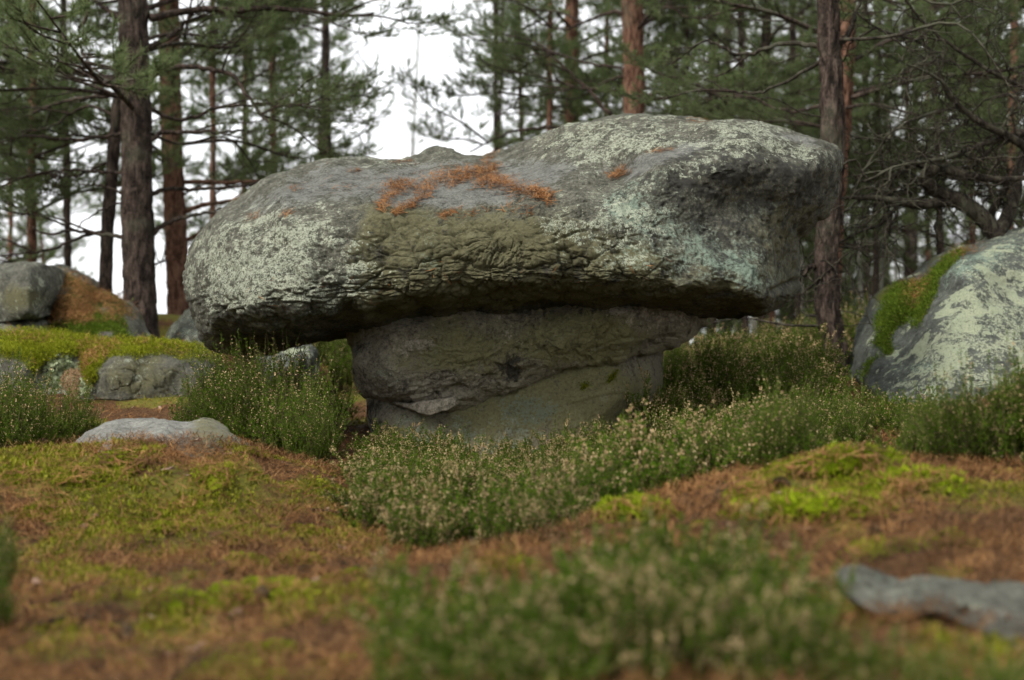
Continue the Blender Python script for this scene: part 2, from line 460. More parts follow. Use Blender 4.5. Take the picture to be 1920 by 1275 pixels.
# ------------------------------------------------------------------ ground
GC = [(100,1275,2.72),(500,1275,2.72),(300,1150,3.4),(0,1150,3.4),(-200,1200,3.15),(600,1100,3.8),(300,1060,4.25),(600,1040,4.5),(0,1060,4.25),
      (100,1020,4.65),(300,1010,4.8),(480,985,5.0),(100,975,4.85),(300,965,4.95),(100,892,5.08),(0,905,5.02),(200,888,5.12),(300,882,5.15),(400,880,5.18),(450,870,5.3),(540,905,5.3),(590,960,5.2),(650,985,5.2),(640,960,5.8),
      (-150,866,5.2),(0,862,5.25),(120,848,5.55),(60,858,5.4),(500,858,5.55),(270,832,5.6),(430,842,5.6),(530,872,5.7),(200,842,5.5),(270,838,5.48),(330,842,5.45),(390,822,5.55),(450,836,5.5),(150,852,5.42),(330,846,5.35),(240,850,5.3),
      (750,1050,4.4),(900,1055,4.3),(660,1000,4.9),(700,905,6.2),(850,1015,5.2),(1000,1015,5.2),(1000,950,6.2),(850,950,6.2),(1100,960,5.6),(950,885,7.2),(950,840,8.4),(650,850,7.4),(620,800,8.4),(700,790,9.5),
      (150,765,8.9),(50,742,9.4),(350,745,9.4),(450,765,9.0),(-300,745,9.2),(300,822,7.5),(100,828,7.5),
      (258,640,11.0),(100,640,11.5),(400,655,11.5),(335,590,15.0),(100,590,15),(600,700,12),(700,640,18),(-400,640,12),
      (1250,812,7.8),(1400,770,8.6),(1400,706,14),(1400,690,25),(1150,700,16),(1600,690,20),(1900,680,22),
      (1575,706,10.0),(1640,750,8.7),(1800,765,8.1),(1920,720,8.2),(2050,690,8.4),(2000,560,11),(1750,640,12),
      (1500,815,6.5),(1700,815,6.5),(1850,850,5.6),(1250,880,6.2),
      (1600,885,4.4),(1450,905,4.3),(1750,895,4.4),(1900,905,4.3),(2100,900,4.3),(1550,972,3.85),(1350,985,3.9),(1200,990,4.0),(1150,1045,3.75),
      (1700,1035,3.4),(1900,1062,3.25),(1800,1180,2.72),(1700,1165,2.75),(1900,1230,2.6),(1700,1075,3.2),(1950,1290,2.4),(1640,1190,2.95),(1750,1190,2.95),(1850,1200,2.9),(1940,1230,2.85),(1600,1205,2.6),(1300,1205,2.6),(1100,1150,3.0),(1000,1270,2.5),(800,1150,3.1)]
GCW = PX([g[0] for g in GC], [g[1] for g in GC], [g[2] for g in GC])
# hidden ground: behind the mound and the right-hand bank, and round about
GCW = np.concatenate([GCW, np.array([(-1.7, 6.5, .02), (-2.6, 6.6, .02), (-.9, 6.6, .02), (-1.3, 6.3, .03), (-2.1, 6.3, .04), (1.3, 5.2, .06), (2.0, 5.2, .09),
      (0, 1.2, -.05), (-2, 1, -.02), (2, 1, 0), (0, -3, 0), (-6, -2, 0), (6, -2, 0.1), (-8, 5, .1), (8, 5, .4),
      (-14, 14, .9), (14, 14, .8), (-20, 30, 1.4), (0, 34, .75), (20, 30, .9), (-40, 60, 2.0), (0, 60, 1.0), (40, 60, 1.4), (0, -15, 0), (-30, 0, .4), (30, 0, .6),
      (-120, 150, 2), (0, 180, 1.2), (120, 150, 2)])])
def gz0(x, y):
    x = np.atleast_1d(np.asarray(x, float)); y = np.atleast_1d(np.asarray(y, float))
    out = np.zeros(len(x))
    for i in range(0, len(x), 40000):
        d2 = (x[i:i+40000, None] - GCW[None, :, 0]) ** 2 + (y[i:i+40000, None] - GCW[None, :, 1]) ** 2
        s = 0.02 * np.maximum(GCW[None, :, 1], 1.5) ** 1.0
        w = 1 / (d2 + s * s * .6 + 0.003) ** 1.7
        out[i:i+40000] = (w * GCW[None, :, 2]).sum(1) / w.sum(1)
    return out
def gz(x, y):
    x = np.atleast_1d(np.asarray(x, float)); y = np.atleast_1d(np.asarray(y, float))
    z = gz0(x, y)
    P = np.stack([x, y, 0 * x], -1)
    return z + 0.035 * fbm(P * 1.7, 3, 3) + 0.016 * fbm(P * 7, 3, 5)
def moss_amount(x, y):
    """where moss carpets the ground: 0..1 (grows on the mound, along the path edge, on the right-hand bank)"""
    P = np.stack([x, y, 0 * x], -1)
    n = fbm(P * 2.3, 4, 21) * 0.9 + fbm(P * 8, 3, 25) * 0.45
    uv = UV(np.stack([x, y, gz0(x, y)], -1))
    near = (blob(uv, 60, 950, 280, 110) * 0.6 + blob(uv, 380, 950, 190, 90) * 0.5 + blob(uv, 260, 880, 240, 45) * 0.4 + blob(uv, 250, 1120, 230, 60) * 0.35
            + blob(uv, 1570, 950, 190, 60) * 0.4 + blob(uv, 640, 1120, 160, 60) * 0.2)
    near = near * (y < 7) - 0.25 * (blob(uv, 500, 1120, 420, 120) + blob(uv, 1700, 1030, 300, 90)) * (y < 4.6)
    far = 0.1 * (y > 7.5)
    return np.clip(0.16 + n * 1.35 + near * 1.15 + far, 0, 1)

def build_ground():
    def axis(lo, hi, c, n, k):
        t = np.linspace(-1, 1, n)
        s = np.sinh(k * t) / math.sinh(k)
        return np.where(s < 0, c + s * (c - lo), c + s * (hi - c))
    xs = axis(-160, 160, 0, 430, 5.6); ys = axis(-40, 240, 4.6, 470, 6.0)
    X, Y = np.meshgrid(xs, ys); x = X.ravel(); y = Y.ravel()
    z = gz(x, y)
    near = (np.abs(x) < 8) & (y < 14) & (y > 0)
    P = np.stack([x, y, z], -1)
    z[near] += 0.012 * fbm(P[near] * 22, 3, 8)
    P[:, 2] = z
    ny, nx = X.shape
    I = np.arange(nx * ny).reshape(ny, nx)
    F = np.stack([I[:-1, :-1], I[:-1, 1:], I[1:, 1:], I[1:, :-1]], -1).reshape(-1, 4)
    ms = moss_amount(x, y)
    o = obj('ground', P, F, M['ground'], attrs={'moss': ms})
    tag(o, kind='structure')
build_ground()

# ------------------------------------------------------------------ rocks
class Rock: pass
def relief(name, outline, ctrl, mat, nth=400, nt=90, back=0.8, edge=0.12, disp=None, zones=None, parent=None, centre=None, edge_from=0.88, backn=24, soft=25.0):
    """A solid stone: its visible side as a depth map over its outline, closed by a rounded back."""
    b = closed_curve(outline, nth)
    c = np.array(centre if centre is not None else b.mean(0), float)
    C = np.array(ctrl, float)
    def kern(d): return np.sqrt(d * d + soft ** 2)
    D = np.sqrt(((C[:, None, :2] - C[None, :, :2]) ** 2).sum(-1))
    n = len(C)
    A = np.zeros((n + 1, n + 1)); A[:n, :n] = kern(D) - 2.0 * np.eye(n); A[:n, n] = 1; A[n, :n] = 1
    w = np.linalg.solve(A, np.concatenate([C[:, 2], [0]]))
    def depth(uv):
        out = np.zeros(len(uv))
        for i in range(0, len(uv), 60000):
            d = np.sqrt(((uv[i:i+60000, None] - C[None, :, :2]) ** 2).sum(-1))
            out[i:i+60000] = kern(d) @ w[:n] + w[n]
        return out
    ts = np.linspace(0, 1, nt + 1)[1:]
    ts = ts ** 0.85
    uv = (c[None, None] + ts[:, None, None] * (b[None] - c[None, None])).reshape(-1, 2)
    tt = np.repeat(ts, nth)
    uv = np.concatenate([c[None], uv]); tt = np.concatenate([[0], tt])
    e = np.clip((tt - edge_from) / (1 - edge_from), 0, 1)
    Yd = depth(uv) + edge * (1 - np.sqrt(np.maximum(1 - e * e, 0)))
    P = PX(uv[:, 0], uv[:, 1], Yd)
    B = P[-nth:]; Cc = B.mean(0)
    tb = np.sin(np.linspace(PI / 2, 0, backn + 1)[1:-1])
    Pb = [Cc + t * (B - Cc) + np.array([0, back * math.sqrt(1 - t * t), 0]) for t in tb]
    Pe = Cc + np.array([[0, back, 0]])
    nf = len(P)
    P = np.concatenate([P] + Pb + [Pe])
    rings = 1 + np.arange((nt + len(tb)) * nth).reshape(nt + len(tb), nth)
    q = np.stack([rings[:-1], rings[1:], np.roll(rings[1:], -1, 1), np.roll(rings[:-1], -1, 1)], -1).reshape(-1, 4)
    f0 = np.stack([np.zeros(nth, int), rings[0], np.roll(rings[0], -1)], -1)
    last = len(P) - 1
    f1 = np.stack([np.full(nth, last), np.roll(rings[-1], -1), rings[-1]], -1)
    # outline runs clockwise on the picture: orient outward
    me = make_mesh(name, P, [q, f0, f1], mat)
    N = np.empty(len(P) * 3, np.float32); me.vertex_normals.foreach_get('vector', N); N = N.reshape(-1, 3).astype(float)
    if (N[:nf] * (np.array([0, 0, CZ]) - P[:nf])).sum() < 0:
        me.flip_normals(); N = -N
    UVs = np.concatenate([uv, np.tile(uv[-nth:], (len(tb), 1)), [uv[-1]]])
    if disp is not None:
        P = P + N * disp(P, UVs, N)[:, None]
        me.vertices.foreach_set('co', P.astype(np.float32).ravel()); me.update()
        me.vertex_normals.foreach_get('vector', (Nn := np.empty(len(P) * 3, np.float32))); N = Nn.reshape(-1, 3).astype(float)
    Z = zones(UVs, P, N) if zones else {}
    for k in ('lichen', 'olive', 'bare', 'teal', 'dark', 'moss'):
        at = me.attributes.new(k, 'FLOAT', 'POINT')
        a = Z.get(k, np.zeros(len(P)))
        at.data.foreach_set('value', np.ascontiguousarray(np.broadcast_to(a, (len(P),)), np.float32))
    r = Rock(); r.o = link(name, me, parent); r.P = P; r.N = N; r.uv = UVs; r.nf = nf; r.Z = Z
    return r
def on_rock(r, uvq, cell=5):
    """nearest visible-side vertex for each pixel of uvq"""
    if not hasattr(r, 'grid'):
        r.grid = {}
        g = (r.uv[:r.nf] // cell).astype(int)
        for i, (a, b) in enumerate(g): r.grid.setdefault((a, b), i)
    out = []
    for a, b in (np.asarray(uvq) // cell).astype(int):
        k = r.grid.get((a, b))
        if k is None:
            for da, db in ((1, 0), (-1, 0), (0, 1), (0, -1), (1, 1), (-1, -1)):
                k = r.grid.get((a + da, b + db))
                if k is not None: break
        if k is not None: out.append(k)
    return np.array(out, int)

CAP_OUT = [(343,540),(345,500),(355,465),(375,430),(410,395),(450,365),(500,335),(560,312),(620,297),(680,291),(740,294),(780,290),(795,279),
           (815,273),(845,278),(872,290),(910,290),(950,280),(985,268),(1020,248),(1060,228),(1110,219),(1160,215),(1220,214),(1290,217),
           (1350,221),(1400,225),(1450,236),(1500,256),(1540,262),(1565,270),(1581,288),(1580,320),(1575,355),(1562,385),(1540,415),(1520,440),
           (1508,462),(1506,500),(1506,540),(1490,565),(1460,583),(1430,596),(1380,597),(1330,598),(1200,604),(1000,615),(800,628),(650,636),
           (560,650),(490,662),(440,664),(400,660),(375,642),(362,610),(350,575)]
CAP_CTRL = [(345,520,8.0),(375,430,8.1),(450,365,8.25),(560,312,8.4),(680,291,8.5),(780,290,8.6),(820,274,8.55),(910,290,8.7),(985,268,8.45),
            (1060,228,8.3),(1160,215,8.2),(1290,217,8.05),(1400,225,7.95),(1500,256,7.9),(1580,285,8.0),(1575,355,8.1),(1520,440,8.2),(1506,520,8.25),
            (1460,583,8.15),(1380,597,8.3),(1200,604,8.4),(1000,615,8.4),(800,628,8.4),(650,636,8.4),(490,662,8.45),(400,660,8.3),(355,600,8.1),
            # left nose
            (380,500,7.65),(380,580,7.6),(400,620,7.65),(430,440,7.5),(430,520,7.3),(430,590,7.28),(440,625,7.6),(520,400,7.32),(520,500,7.06),(520,580,7.06),(520,603,7.2),(520,635,7.8),
            (540,345,7.75),(620,330,7.85),(620,400,7.22),(620,480,7.03),(620,570,7.04),(620,590,7.16),(620,612,7.6),
            # middle: bulge, tilted shelf with needles
            (720,315,8.05),(720,350,7.6),(720,400,7.18),(720,470,7.02),(720,545,7.04),(720,575,7.2),(720,602,7.55),
            (820,310,8.15),(820,345,7.65),(820,390,7.22),(820,440,7.0),(820,500,6.94),(820,548,7.05),(820,572,7.25),(820,600,7.6),
            (900,305,8.25),(900,340,7.75),(900,380,7.25),(900,440,6.98),(900,500,6.94),(900,540,7.08),(900,565,7.28),(900,592,7.6),
            (980,310,8.1),(980,340,7.72),(980,375,7.25),(980,440,7.0),(980,500,6.97),(980,535,7.08),(980,560,7.3),(980,583,7.58),
            (1080,270,7.95),(1080,320,7.6),(1080,370,7.2),(1080,440,7.03),(1080,510,7.02),(1080,545,7.18),(1080,572,7.55),
            # right: hollow, ledge, overhang
            (1160,250,7.85),(1160,290,7.68),(1168,325,7.66),(1175,345,7.30),(1170,400,7.12),(1170,470,7.07),(1170,525,7.05),(1170,550,7.2),(1170,570,7.55),
            (1230,250,7.75),(1230,285,7.55),(1240,305,7.28),(1260,350,7.16),(1270,430,7.12),(1270,520,7.08),(1270,550,7.22),(1270,572,7.62),
            (1330,250,7.62),(1330,283,7.36),(1340,310,7.2),(1350,360,7.27),(1350,400,7.32),(1360,470,7.22),(1360,540,7.15),(1370,565,7.3),(1370,582,7.75),
            (1400,265,7.5),(1400,300,7.28),(1410,370,7.4),(1410,470,7.3),(1425,550,7.2),(1430,570,7.4),
            (1470,280,7.6),(1470,310,7.45),(1460,380,7.48),(1450,470,7.42),(1455,530,7.42),(1462,555,7.6),(1475,500,7.75),(1490,470,7.9),
            (1530,285,7.7),(1535,310,7.62),(1525,370,7.72),(1500,420,7.75),(1555,300,7.75)]

for _x, _l, _y in [(400,606,7.45),(450,602,7.2),(500,600,7.08),(560,596,7.04),(620,590,7.03),(680,583,7.03),(740,573,7.03),(790,562,7.02),(850,553,7.0),(910,547,7.0),(970,543,7.0),(1030,542,7.02),(1090,544,7.05),(1150,547,7.05),(1210,549,7.07),(1270,552,7.08),(1330,556,7.12),(1385,561,7.16),(1430,566,7.22)]:
    CAP_CTRL = [c for c in CAP_CTRL if abs(c[0] - _x) > 30 or not (_l - 14 < c[1] < _l + 14)] + [(_x, _l - 5, _y), (_x + 6, _l + 7, _y + .15)]
def cap_zone(uv):
    crack = np.clip(blob(uv, 900, 470, 190, 85) * 1.3 + blob(uv, 720, 440, 90, 90, .5) * 0.8 + blob(uv, 600, 545, 230, 60, -0.05) * 0.9
                    + blob(uv, 1080, 500, 110, 60) * 0.8 + blob(uv, 1320, 520, 130, 40) * 0.6 + blob(uv, 480, 575, 140, 40) * .8, 0, 1)
    bare = np.clip(blob(uv, 780, 340, 190, 38, -0.1) * 1.1 + blob(uv, 560, 355, 140, 30, -0.35) * 0.75 + blob(uv, 1010, 325, 90, 28, -0.2) * 0.9
                   + blob(uv, 1255, 290, 100, 18, -0.25) * 1.1 + blob(uv, 1490, 262, 70, 10, .2) * 0.8 + blob(uv, 860, 372, 140, 22) * 0.9
                   + blob(uv, 1200, 318, 50, 14, -.5) * .8, 0, 1)
    return crack, bare
def cap_disp(P, uv, N):
    crack, bare = cap_zone(uv)
    soft = 1 - 0.75 * bare
    d = 0.035 * fbm(P * 2.6, 4, 1) + 0.012 * fbm(P * 9, 4, 2) * soft + 0.0045 * fbm(P * 34, 3, 4) * soft
    # weathered polygon crust: pillows parted by grooves
    W = P + 0.05 * np.stack([fbm(P * 4, 2, 31), fbm(P * 4, 2, 32), fbm(P * 4, 2, 33)], -1) + 0.010 * np.stack([fbm(P * 19, 2, 34), fbm(P * 19, 2, 35), fbm(P * 19, 2, 36)], -1)
    g = np.clip((uv[:, 1] - 505) / 90, 0, 1)[:, None]
    crack = crack * sstep(-0.55, -0.1, fbm(P * 3.4, 3, 37))
    Q = W * np.array([7.5, 5.5, 11.5]) * (1 - g) + W * np.array([6.0, 4.0, 15.0]) * g
    f1, f2, cid = voro(Q, 40)
    e = f2 - f1
    pil = 1 - np.exp(-e * 4.0)
    gro = np.exp(-(e / 0.055) ** 2) * sstep(-.5, .1, fbm(P * 5, 2, 38))
    front = sstep(-0.2, 0.2, -N[:, 1] + 0.1)
    d += crack * front * (0.012 * pil - 0.008 * gro - 0.007 + 0.012 * (cid - 0.5) * (1 - np.exp(-e * 12)))
    f1, f2, cid = voro(W * np.array([4.2, 3.2, 7.0]) + .15 * fbm(P * 14, 2, 39)[:, None], 44)
    e = f2 - f1
    d += crack * front * (0.026 * (1 - np.exp(-e * 3.0)) - 0.018 * np.exp(-(e / 0.045) ** 2) + 0.016 * (cid - .5) * (1 - np.exp(-e * 10)) - .008)
    # pits and grit
    pit = fbm(P * 26, 3, 45)
    d -= soft * front * 0.012 * sstep(0.18, 0.5, pit)
    d += soft * 0.010 * terr(fbm(P * np.array([7, 7, 10]), 4, 46), 5)
    # finer cracks inside and on the right-hand face
    f1, f2, cid = voro(W * np.array([17.0, 12.0, 24.0]), 50)
    d += np.clip(crack * 1.2 + 0.12 + 0.5 * blob(uv, 1330, 480, 160, 90), 0, 1) * soft * front * (-0.006 * np.exp(-((f2 - f1) / 0.08) ** 2))
    # ragged bedding layers on the underside
    und = sstep(0.1, 0.6, -N[:, 2])
    s = P[:, 2] * 38 + 1.2 * fbm(P * np.array([1.5, 3, 3]), 3, 60)
    d += und * (0.003 * np.sin(s) + 0.014 * fbm(P * np.array([3, 7, 25]), 4, 61))
    # drip groove, hollow rim, notch below the right nose
    d -= 0.02 * np.exp(-((uv[:, 0] - 1171 - 3 * np.sin(uv[:, 1] * .05)) / 5) ** 2) * sstep(335, 350, uv[:, 1]) * sstep(470, 380, uv[:, 1])
    d -= 0.03 * np.exp(-((uv[:, 1] - (535 + (1480 - uv[:, 0]) * 0.35)) / 6) ** 2) * sstep(1440, 1455, uv[:, 0]) * sstep(1512, 1500, uv[:, 0])
    d -= 0.03 * np.exp(-((uv[:, 0] - 1507) / 9) ** 2 - ((uv[:, 1] - 450) / 22) ** 2)
    # flute lines under the right-hand overhang
    fl = blob(uv, 1440, 430, 110, 110)
    d += fl * 0.012 * fbm(P * np.array([14, 14, 3.5]), 3, 70)
    d -= 0.02 * blob(uv, 790, 470, 60, 10, 0.35) + 0.012 * blob(uv, 1215, 420, 70, 7, -.1)
    return d
def cap_zones(uv, P, N):
    crack, bare = cap_zone(uv)
    li = np.clip(0.12 + blob(uv, 470, 520, 150, 90) * 0.9 + blob(uv, 560, 420, 130, 60) * 0.55 + blob(uv, 560, 560, 160, 40) * 0.5 + blob(uv, 710, 515, 40, 35) * 0.8
                 + blob(uv, 1100, 270, 90, 50) * 0.8 + blob(uv, 1260, 270, 130, 40) * 0.6 + blob(uv, 1160, 430, 110, 70) * 0.75 + blob(uv, 1050, 440, 40, 30) * 1.0
                 + blob(uv, 1420, 255, 90, 30, .25) * 0.8 + blob(uv, 690, 300, 120, 14) * 0.6 + blob(uv, 1500, 290, 60, 25) * .5 + blob(uv, 1330, 345, 60, 50) * .35
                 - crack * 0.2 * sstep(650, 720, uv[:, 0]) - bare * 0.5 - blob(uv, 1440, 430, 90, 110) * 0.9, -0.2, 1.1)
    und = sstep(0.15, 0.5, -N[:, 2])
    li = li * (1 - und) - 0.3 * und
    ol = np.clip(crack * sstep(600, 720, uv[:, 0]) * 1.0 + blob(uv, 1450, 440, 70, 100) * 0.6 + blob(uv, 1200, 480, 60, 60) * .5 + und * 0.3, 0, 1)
    te = np.clip(blob(uv, 1290, 450, 120, 90) * 0.85 + blob(uv, 1390, 520, 70, 60) * 0.8 + blob(uv, 1180, 380, 80, 60) * .5, 0, 1) * (1 - und)
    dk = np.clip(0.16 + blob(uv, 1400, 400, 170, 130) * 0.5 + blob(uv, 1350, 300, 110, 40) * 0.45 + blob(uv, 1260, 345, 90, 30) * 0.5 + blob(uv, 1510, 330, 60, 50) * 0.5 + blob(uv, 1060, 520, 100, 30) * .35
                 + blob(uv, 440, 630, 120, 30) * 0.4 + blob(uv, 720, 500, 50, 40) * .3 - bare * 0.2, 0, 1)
    return dict(lichen=li, olive=ol, bare=bare * (1 - und), teal=te, dark=dk)
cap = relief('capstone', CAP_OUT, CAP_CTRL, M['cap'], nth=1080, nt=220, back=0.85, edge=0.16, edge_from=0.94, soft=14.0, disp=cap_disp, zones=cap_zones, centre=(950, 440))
tag(cap.o, 'huge lichen-crusted sandstone capstone balanced on the stacked stone pillar', 'boulder')

# --- pillar under it: two beds of sandstone with a thin wedge between
pil = empty('stone_pillar', (0.0, 8.2, 0.02))
tag(pil, 'squat layered sandstone pillar carrying the capstone, its two beds tilted', 'rock pillar')
MID_OUT = [(653,636),(656,616),(668,600),(760,585),(880,575),(1000,558),(1100,548),(1220,548),(1328,558),(1331,580),(1333,600),(1336,614),
           (1308,630),(1268,640),(1243,652),(1200,664),(1120,680),(1030,712),(970,728),(930,738),(880,752),(800,757),(740,756),(700,750),(678,735),(664,708),(660,670)]
MID_CTRL = [(653,636,7.95),(664,708,7.85),(690,745,7.8),(740,757,7.72),(880,752,7.72),(970,728,7.72),(1120,680,7.75),(1243,652,7.95),(1336,614,8.1),(1330,575,8.1),
            (676,640,7.72),(680,690,7.58),(700,725,7.58),(690,612,7.62),(740,740,7.52),(760,660,7.47),(760,600,7.52),(860,640,7.46),(860,720,7.50),(880,595,7.54),(960,700,7.54),(960,620,7.5),
            (1000,585,7.55),(1080,600,7.55),(1080,660,7.57),(1180,580,7.62),(1180,630,7.62),(1250,600,7.75),(1300,590,7.86),(1310,615,7.95),(760,580,7.7),(1000,560,7.7),(1200,550,7.75)]
def mid_disp(P, uv, N):
    t = fbm(P * np.array([3.5, 3.5, 4.5]) + 0.25 * fbm(P * 12, 3, 81)[:, None], 4, 80)
    d = 0.075 * terr(t, 5) + 0.010 * fbm(P * 11, 4, 82) + 0.004 * fbm(P * 45, 3, 83)
    flake = blob(uv, 910, 715, 50, 22, -.4)
    d += flake * 0.03 * terr(fbm(P * 14, 2, 84), 3)
    d -= 0.05 * np.exp(-((uv[:, 1] - (745 - (uv[:, 0] - 800) * 0.22)) / 5) ** 2) * sstep(790, 830, uv[:, 0]) * sstep(915, 890, uv[:, 0])
    s = uv[:, 1] + uv[:, 0] * 0.16
    d += 0.006 * np.sin(s * 0.14 + 3 * fbm(P * 2, 2, 85)) * sstep(1000, 1150, uv[:, 0])
    f1, f2, cid = voro(P * 9 + 0.5 * fbm(P * 9, 2, 86)[:, None], 87)
    d -= 0.006 * np.exp(-((f2 - f1) / 0.05) ** 2) * (cid > .3)
    return d
def mid_zones(uv, P, N):
    ol = np.clip(blob(uv, 860, 660, 110, 50) * 1.0 + blob(uv, 1090, 630, 120, 60) * 1.2 + 0.15, 0, 1)
    ba = np.clip(blob(uv, 780, 645, 50, 22) * 0.8 + blob(uv, 1250, 590, 80, 25) * 0.8 + blob(uv, 960, 620, 40, 40) * .6 + blob(uv, 1150, 585, 60, 15) * .6 + blob(uv, 890, 715, 40, 20) * .5, 0, 1)
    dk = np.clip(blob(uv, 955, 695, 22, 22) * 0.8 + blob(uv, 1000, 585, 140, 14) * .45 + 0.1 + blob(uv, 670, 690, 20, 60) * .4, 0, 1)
    return dict(olive=ol, bare=ba, dark=dk, lichen=blob(uv, 710, 720, 50, 30) * .3)
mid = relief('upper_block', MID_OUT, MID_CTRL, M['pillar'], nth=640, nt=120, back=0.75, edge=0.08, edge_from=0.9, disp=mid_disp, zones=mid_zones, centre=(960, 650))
BASE_OUT = [(686,752),(700,735),(800,700),(950,650),(1100,620),(1235,630),(1243,655),(1243,690),(1240,725),(1230,775),(1218,810),(1212,880),(1150,930),(1000,960),(850,960),(735,930),(712,870),(703,840),(694,800)]
BASE_CTRL = [(686,752,8.0),(703,840,7.95),(720,900,7.9),(850,940,7.6),(1000,940,7.6),(1150,910,7.75),(1215,820,8.1),(1243,690,8.15),(1235,640,8.1),(1100,625,7.8),(950,655,7.8),(800,705,7.8),
             (712,800,7.72),(722,760,7.72),(740,800,7.6),(750,860,7.54),(850,800,7.58),(900,850,7.54),(960,760,7.62),(1000,830,7.56),(1080,700,7.66),(1100,780,7.62),(1100,830,7.6),(1180,680,7.76),(1190,760,7.78),(1222,700,7.95),(1222,760,7.95)]
def base_disp(P, uv, N):
    t = fbm(P * np.array([3, 3, 4.5]), 4, 90)
    d = 0.03 * t + 0.018 * terr(fbm(P * np.array([4, 4, 7]), 3, 91), 4) + 0.008 * fbm(P * 13, 4, 92) + 0.003 * fbm(P * 50, 3, 93)
    d -= 0.015 * np.exp(-((uv[:, 1] - (772 + 20 * fbm(P * 4, 2, 95)) + (uv[:, 0] - 1000) * .12) / 3) ** 2) * sstep(1050, 1080, uv[:, 0]) * sstep(1200, 1150, uv[:, 0])
    return d
def base_zones(uv, P, N):
    li = np.clip(blob(uv, 860, 830, 120, 60) * 0.75 + blob(uv, 960, 840, 90, 40) * .6 + blob(uv, 760, 820, 60, 60) * .5 + .08, 0, 1)
    te = np.clip(blob(uv, 990, 770, 70, 35) * 1.2 + blob(uv, 800, 830, 80, 50) * .6, 0, 1)
    ol = np.clip(blob(uv, 1080, 740, 130, 70) * 1.3 + blob(uv, 900, 790, 120, 60) * .6 + .2, 0, 1)
    mo = np.clip(blob(uv, 1150, 705, 22, 6, -.9) * .8 + blob(uv, 1095, 725, 14, 6, -.7) * .7, 0, 1)
    dk = np.clip(blob(uv, 700, 800, 18, 80) * 0.9 + blob(uv, 1180, 810, 60, 25) * .5, 0, 1)
    return dict(lichen=li, teal=te, olive=ol, moss=mo, dark=dk)
bas = relief('lower_block', BASE_OUT, [(a, b, c + .07) for a, b, c in BASE_CTRL], M['pillar'], nth=560, nt=110, back=0.65, edge=0.10, edge_from=0.9, disp=base_disp, zones=base_zones, centre=(965, 790))
WED_OUT = [(738,757),(775,754),(812,750),(838,744),(852,742),(860,750),(858,760),(848,768),(832,772),(818,778),(802,782),(786,777),(766,768)]
wed = relief('wedge_slab', WED_OUT, [(738,757,7.6),(860,755,7.52),(800,765,7.48),(802,782,7.52),(800,752,7.56),(840,757,7.47)], M['pillar'], nth=160, nt=26, back=0.2, edge=0.05,
             disp=lambda P, uv, N: 0.012 * fbm(P * 18, 4, 97) + 0.01 * terr(fbm(P * 10, 2, 98), 4), zones=lambda uv, P, N: dict(bare=0.5 + 0 * uv[:, 0]))
for r in (mid, bas, wed):
    r.o.parent = pil; r.o.matrix_parent_inverse = Matrix.Translation(pil.location).inverted()

# --- big boulder on the right
RB_OUT = [(1596,704),(1606,672),(1624,632),(1642,592),(1655,558),(1678,537),(1712,521),(1742,506),(1772,482),(1808,461),(1850,452),(1900,434),(1960,420),(2040,425),
          (2120,480),(2170,600),(2150,760),(2050,800),(1920,810),(1800,800),(1700,780),(1660,768),(1625,740)]
RB_CTRL = [(1596,704,9.6),(1640,592,9.9),(1678,537,10.1),(1742,506,10.1),(1808,461,10.0),(1900,434,10.0),(1960,420,10.1),(2120,480,10.0),(2160,700,8.8),(2000,800,8.0),(1800,800,8.2),(1660,768,8.5),(1625,740,8.9),
           (1625,690,9.3),(1650,620,9.5),(1665,575,9.6),(1690,560,9.6),(1690,620,9.35),(1665,670,9.2),(1722,560,9.6),(1718,590,9.42),(1700,640,9.25),
           (1745,570,9.25),(1735,610,9.05),(1715,660,8.9),(1680,720,8.7),(1668,755,8.5),(1790,500,9.35),(1830,480,9.45),(1900,465,9.55),(1800,600,8.85),(1800,700,8.4),(1900,540,9.15),(1900,640,8.65),(1900,720,8.3),(2000,520,9.3),(2000,650,8.7)]
def rb_disp(P, uv, N):
    return 0.05 * fbm(P * 1.8, 4, 101) + 0.014 * fbm(P * 8, 4, 102) + 0.005 * fbm(P * 30, 3, 103) + 0.01 * fbm(P * np.array([4, 4, 20]), 3, 104)
def rb_moss(uv, P):
    n = fbm(P * 9, 3, 110) * 0.5
    a = (blob(uv, 1690, 560, 34, 40) + blob(uv, 1665, 610, 22, 55, .35) * 0.9 + blob(uv, 1740, 560, 12, 55, .45) * 1.1 + blob(uv, 1772, 500, 12, 45, .9) * 1.1 + blob(uv, 1666, 650, 10, 14) * .5 + blob(uv, 1622, 690, 10, 30, .4) * .6)
    return np.clip(a + n * sstep(0.1, .4, a), 0, 1)
def rb_needle(uv):
    return blob(uv, 1722, 540, 30, 40, .5) + blob(uv, 1800, 475, 12, 50, 1.15)
def rb_zones(uv, P, N):
    slab = sstep(0, 30, (uv[:, 0] - 1745) + (uv[:, 1] - 580) * 0.75)
    li = np.clip(0.1 + slab * (0.35 + blob(uv, 1880, 600, 130, 130) * 0.55) + blob(uv, 1760, 680, 90, 40, -.5) * .4, 0, 1)
    te = np.clip(blob(uv, 1830, 490, 120, 30, -.4) * .8 + blob(uv, 1720, 690, 50, 14, -.3) * .9, 0, 1)
    return dict(lichen=li, teal=te, dark=0.12 + 0.2 * (1 - slab), moss=rb_moss(uv, P))
rb = relief('boulder', RB_OUT, RB_CTRL, M['slab'], nth=520, nt=110, back=1.6, edge=0.2, edge_from=.93, disp=rb_disp, zones=rb_zones, centre=(1860, 620))
tag(rb.o, 'big sloping boulder blotched with pale lichen beside the leaning pine', 'boulder')

